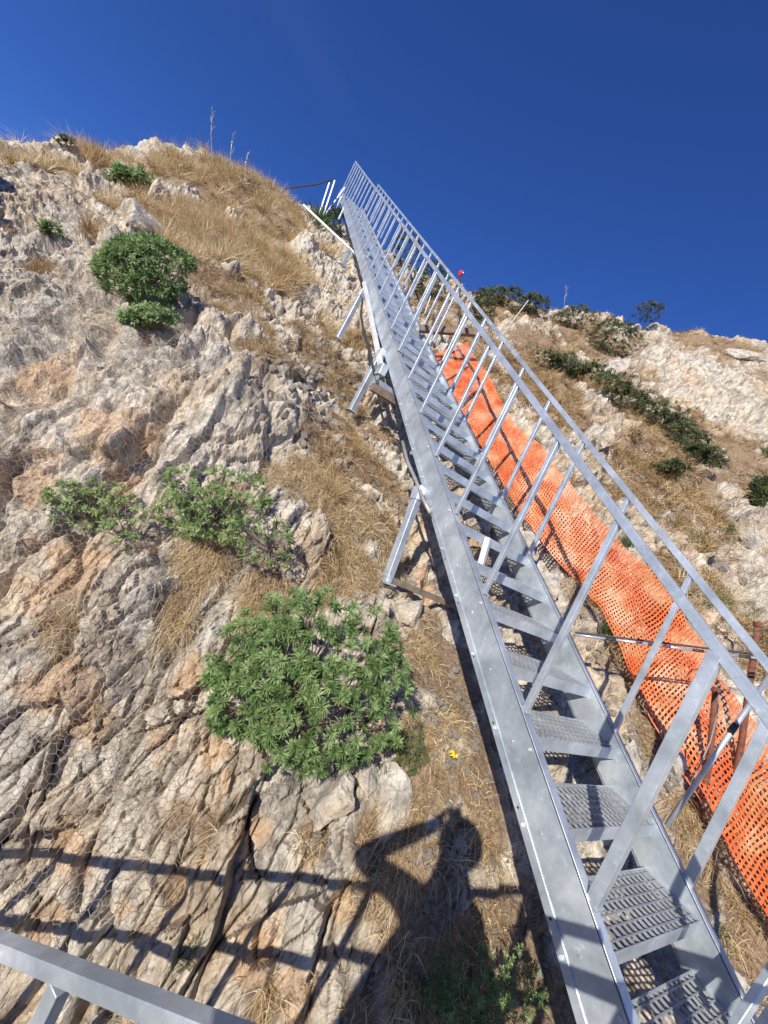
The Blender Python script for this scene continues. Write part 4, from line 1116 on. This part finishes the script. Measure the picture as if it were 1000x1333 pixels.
# ------------------------------------------------------------------ loose stones and blocks
def stone_mesh(seed, sx, sy, sz_, sub=2, rough=0.10):
    r = random.Random(seed); bm = bmesh.new()
    for k in range(15):
        v = Vector((r.gauss(0, 1), r.gauss(0, 1), r.gauss(0, 1))).normalized()
        v = Vector((max(-.75, min(.75, v.x))*1.33, max(-.75, min(.75, v.y))*1.33, max(-.75, min(.75, v.z))*1.33))
        bm.verts.new((v.x*sx, v.y*sy, v.z*sz_))
    res_ = bmesh.ops.convex_hull(bm, input=bm.verts[:])
    bmesh.ops.delete(bm, geom=[g for g in res_['geom_interior'] if isinstance(g, bmesh.types.BMVert)], context='VERTS')
    if sub:
        bmesh.ops.bevel(bm, geom=bm.edges[:], offset=min(sx, sy, sz_)*0.09, segments=1, affect='EDGES', clamp_overlap=True)
        bmesh.ops.triangulate(bm, faces=bm.faces[:])
        if sub > 1:
            bmesh.ops.subdivide_edges(bm, edges=bm.edges[:], cuts=4, use_grid_fill=True)
            P_ = np.array([v.co for v in bm.verts])/max(sx, sy, sz_)
            nz_ = fbm(P_*2.5+seed, 4, 901); nz2 = 0.6-2*np.abs(fbm(P_*np.array((2.0, 4, 4))+seed, 4, 905))
            for v, a_, b_ in zip(bm.verts, nz_, nz2): v.co *= 1+rough*2*float(a_)+rough*float(b_)
    me = bpy.data.meshes.new('stone'); bm.to_mesh(me); bm.free()
    me.materials.append(M['stone']); return me
def stone(px, py, wpx, hpx, label, name='boulder', cat='rock', group=None, seed=None, depth=0.7, tilt=0.0, sub=2, sink=0.35, me=None):
    b, nm, Z = at(px, py)
    rw, rh = wpx/2*Z/FOC, hpx/2*Z/FOC; rd_ = min(rw, rh)*depth
    ax = CR*math.cos(tilt)+CU*math.sin(tilt); ax = nrm(ax-nm*(ax@nm)); ay = np.cross(nm, ax)
    if me is None: me = stone_mesh(seed if seed is not None else int(px*7+py), rw, rh, rd_, sub)
    o = bpy.data.objects.new(name, me); col.objects.link(o)
    p = b+nm*rd_*(1-2*sink)
    o.matrix_world = Matrix(((ax[0], ay[0], nm[0], p[0]), (ax[1], ay[1], nm[1], p[1]), (ax[2], ay[2], nm[2], p[2]), (0, 0, 0, 1)))
    return tag(o, label, cat, group)
for a in (
 (434, 1032, 66, 74, 'pale grey slab with a pointed lower end under the largest shrub, left of its twin'),
 (506, 1040, 62, 82, 'pale grey slab under the right foot of the largest shrub'),
 (480, 1012, 30, 44, 'narrow pale slab wedged between the two slabs under the shrub'),
 (531, 785, 46, 56, 'angular cream block standing at the foot of the lowest prop'),
 (505, 788, 24, 20, 'small pale stone left of the angular cream block'),
 (193, 300, 60, 40, 'white craggy boulder above the round green shrub'),
 (200, 265, 14, 36, 'thin white rock fin left of the big golden tussock'),
 (800, 482, 50, 34, 'smooth white boulder in front of the dark shrub on the right'),
 (970, 460, 60, 22, 'flat rock on the skyline at the right edge'),
 (972, 695, 26, 40, 'rounded white boulder at the right edge'),
 (940, 735, 22, 46, 'white curved rock tooth above the wires'),
 (965, 745, 34, 26, 'pale humped rock right of the curved tooth'),
 (955, 820, 30, 34, 'pinkish stone between the two handrails'),
 (760, 620, 30, 30, 'white stone above the orange net'),
 (780, 575, 40, 50, 'upright pale rock behind the balusters right of the net'),
 (648, 470, 26, 46, 'grey standing stone at the head of the orange net'),
 (593, 460, 40, 46, 'grey fluted rock left of the head of the orange net'),
 (715, 765, 44, 40, 'rounded stone seen between two open treads'),
 (790, 1090, 30, 26, 'round pale stone lit through the gap below a tread'),
 (820, 985, 30, 40, 'ochre stone under the staircase behind a tread'),
 (880, 1010, 40, 60, 'pale splintered rock right of the right stringer'),
 (690, 700, 26, 26, 'small stone beside the stringer at the edge of the net'),
 (560, 1080, 24, 30, 'small slab at the tip of the shadow of the raised arm'),
 (590, 1305, 22, 30, 'dim rounded stone at the bottom inside the shadow'),
 ):
    stone(a[0], a[1], a[2], a[3], a[4], tilt=-0.45 if a[0] < 600 and a[1] > 600 else 0.15, sink=0.62 if a[2]*a[3] > 2500 else 0.45, depth=0.5)
# scree: small stones in loose spreads, sharing a handful of meshes
sm = [stone_mesh(50+k, 1, 0.75, 0.55, 1) for k in range(8)]
def scree(px, py, rx, ry, n, smin, smax, label, group):
    for k in range(n):
        x, y = rng.normal(px, rx/2), rng.normal(py, ry/2)
        b, nm, Z = at(x, y)
        s = rng.uniform(smin, smax)*0.5*Z/FOC
        ax = nrm(np.cross(nm, rand_unit(1)[0])); ay = np.cross(nm, ax); p = b+nm*s*0.25
        o = bpy.data.objects.new('loose_stone', sm[int(rng.integers(8))]); col.objects.link(o)
        o.matrix_world = Matrix(((ax[0]*s, ay[0]*s, nm[0]*s, p[0]), (ax[1]*s, ay[1]*s, nm[1]*s, p[1]), (ax[2]*s, ay[2]*s, nm[2]*s, p[2]), (0, 0, 0, 1)))
        tag(o, label, 'stone', group)
scree(430, 520, 60, 60, 80, 6, 16, 'small pale stone in the loose scree left of the middle prop', 'stones of the scree left of the middle prop')
scree(400, 470, 60, 30, 30, 6, 14, 'small pale stone on the bank between the fluted pillar and the scree', 'stones below the fluted pillar')
scree(545, 1112, 26, 20, 22, 5, 11, 'small white pebble in the sunlit gap of the shadow arm', 'pebbles in the sunlit gap of the shadow')
scree(600, 1170, 60, 70, 30, 5, 14, 'small stone on the soil in the shadow of the photographer', 'stones in the shadow of the photographer')
scree(415, 1095, 30, 30, 16, 5, 12, 'pebble on the reddish soil left of the pale slabs', 'pebbles on the reddish soil by the slabs')
scree(690, 1230, 40, 60, 24, 6, 16, 'stone lying in the dark strip along the left stringer', 'stones along the left stringer')
scree(860, 1000, 50, 90, 24, 5, 14, 'small stone on the ground between right stringer and orange net', 'stones between stringer and net')
scree(760, 880, 40, 60, 16, 5, 12, 'small stone under the open treads', 'stones under the open treads')
scree(850, 660, 80, 80, 40, 5, 12, 'small white stone on the grassy slope right of the handrails', 'stones on the right slope')
scree(600, 960, 50, 110, 60, 5, 15, 'stone lying in the straw between the largest shrub and the staircase', 'stones on the straw strip by the staircase')
scree(500, 660, 40, 60, 24, 4, 11, 'small stone in the straw around the lowest prop', 'stones around the lowest prop')
scree(560, 860, 30, 60, 14, 4, 10, 'small stone in the straw right of the largest shrub', 'stones in the straw by the largest shrub')

# ------------------------------------------------------------------ photographer (only the shadow falls in the picture)
pr = empty('person', (0.0, -0.30, -1.62), 'photographer standing on the landing in dark clothes with both arms raised to a phone', 'person')
fw = np.array((math.sin(YAW), math.cos(YAW), 0)); rt = np.array((math.cos(YAW), -math.sin(YAW), 0))
def Q3(r, f, z): return tuple(rt*r+fw*f+np.array((0, 0, z)))
class Skel:
    def __init__(s): s.v = []; s.e = []; s.r = []
    def add(s, p, r, parent=None):
        s.v.append(p); s.r.append(r)
        if parent is not None: s.e.append((parent, len(s.v)-1))
        return len(s.v)-1
    def build(s, name, mat, parent, base, sub=2):
        me = bpy.data.meshes.new(name); b = np.asarray(base)
        me.from_pydata([tuple(np.asarray(p)-b) for p in s.v], s.e, [])
        o = link_mesh(name, me, M[mat], parent)
        md = o.modifiers.new('skin', 'SKIN')
        if not me.skin_vertices: 
            bm = bmesh.new(); bm.from_mesh(me); bm.verts.layers.skin.verify(); bm.to_mesh(me); bm.free()
        for i, sv in enumerate(me.skin_vertices[0].data):
            r = s.r[i]; sv.radius = r if isinstance(r, tuple) else (r, r); sv.use_root = (i == 0)
        sb = o.modifiers.new('sub', 'SUBSURF'); sb.levels = sub; sb.render_levels = sub
        return o
base = (0.0, -0.30, -1.62)
k = Skel()
pel = k.add(Q3(0.25, -0.33, -0.72), (0.30, 0.18))
wst = k.add(Q3(0.19, -0.31, -0.56), (0.27, 0.16), pel)
ch = k.add(Q3(0.10, -0.28, -0.38), (0.25, 0.15), wst)
nk = k.add(Q3(-0.01, -0.25, -0.20), 0.06, ch)
hd = k.add(Q3(0.0, -0.21, -0.10), 0.075, nk)
ht = k.add(Q3(0.01, -0.20, 0.0), 0.10, hd)
for s_, el, ha in ((-1, (-0.36, -0.06, -0.38), (-0.075, -0.035, -0.10)), (1, (0.22, -0.13, -0.40), (0.07, -0.035, -0.10))):
    sh_ = k.add(Q3(s_*0.19, -0.26, -0.30), 0.08, ch)
    e_ = k.add(Q3(*el), 0.060, sh_)
    wr = k.add(Q3(ha[0], ha[1], ha[2]), 0.035, e_)
    pm = k.add(Q3(ha[0]*0.9, ha[1]-0.005, ha[2]+0.045), 0.026, wr)
    for q in range(4):
        f0 = k.add(Q3(ha[0]*0.75, -0.030, -0.07+q*0.020), 0.009, pm)
        f1_ = k.add(Q3(ha[0]*0.62, -0.022, -0.065+q*0.021), 0.008, f0)
        k.add(Q3(ha[0]*0.50, -0.034, -0.062+q*0.021), 0.007, f1_)
    th = k.add(Q3(ha[0]*0.75, -0.055, -0.06), 0.010, pm); k.add(Q3(ha[0]*0.4, -0.05, -0.045), 0.008, th)
    h_ = k.add(Q3(0.24+s_*0.13, -0.32, -0.84), 0.14, pel)
    kn = k.add(Q3(0.22+s_*0.14, -0.28, -1.18), 0.075, h_)
    an = k.add(Q3(0.14+s_*0.13, -0.32, -1.54), 0.045, kn)
    k.add(Q3(0.14+s_*0.14, -0.14, -1.585), 0.035, an)
body = k.build('body', 'cloth', pr, base)
# unseen open garment, added and flared at the hem to widen the cast shadow
ctv, ctf = [], []
prof = [(-0.26, 0.07, 0.13, 0.09), (-0.34, 0.08, 0.21, 0.12), (-0.50, 0.13, 0.27, 0.15), (-0.70, 0.20, 0.37, 0.17), (-0.90, 0.22, 0.41, 0.18), (-1.12, 0.22, 0.42, 0.19)]
for (z_, c_, a_, b_) in prof:
    for q in range(28):
        th_ = 2*math.pi*q/28; wob = 1+0.05*math.sin(5*th_+z_*9)
        ctv.append(np.array(Q3(c_+a_*wob*math.cos(th_), -0.30+b_*wob*math.sin(th_), z_))-np.array(base))
for i_ in range(len(prof)-1):
    for q in range(28): ctf.append((i_*28+q, i_*28+(q+1) % 28, (i_+1)*28+(q+1) % 28, (i_+1)*28+q))
me = bpy.data.meshes.new('shadow_coat'); me.from_pydata([tuple(v) for v in ctv], [], ctf); link_mesh('shadow_coat', me, M['cloth'], pr)
# face and hair as children
for nm_, c_, r_, mt in (('hair', Q3(0.0, -0.235, 0.0), (0.108, 0.125, 0.115), 'black'), ('nose', Q3(0.005, -0.112, -0.055), (0.014, 0.02, 0.022), 'skin'), ('ear', Q3(-0.088, -0.21, -0.05), (0.014, 0.022, 0.032), 'skin'), ('ear', Q3(0.09, -0.21, -0.05), (0.014, 0.022, 0.032), 'skin')):
    bm = bmesh.new(); bmesh.ops.create_icosphere(bm, subdivisions=3, radius=1)
    for v in bm.verts: v.co = Vector((v.co.x*r_[0], v.co.y*r_[1], v.co.z*r_[2]))+Vector(c_)-Vector(base)
    me = bpy.data.meshes.new(nm_); bm.to_mesh(me); bm.free(); link_mesh(nm_, me, M[mt], pr)
pc = -CF*0.028-CU*0.045
ph = MB().box(pc, (0.074, 0.158, 0.009), (CR, CU, CF)).build('phone', M['phone'], None, pc, bevel=0.003); ph.location = tuple(pc)
tag(ph, 'black smartphone held upright in both hands of the photographer', 'phone')
# ------------------------------------------------------------------
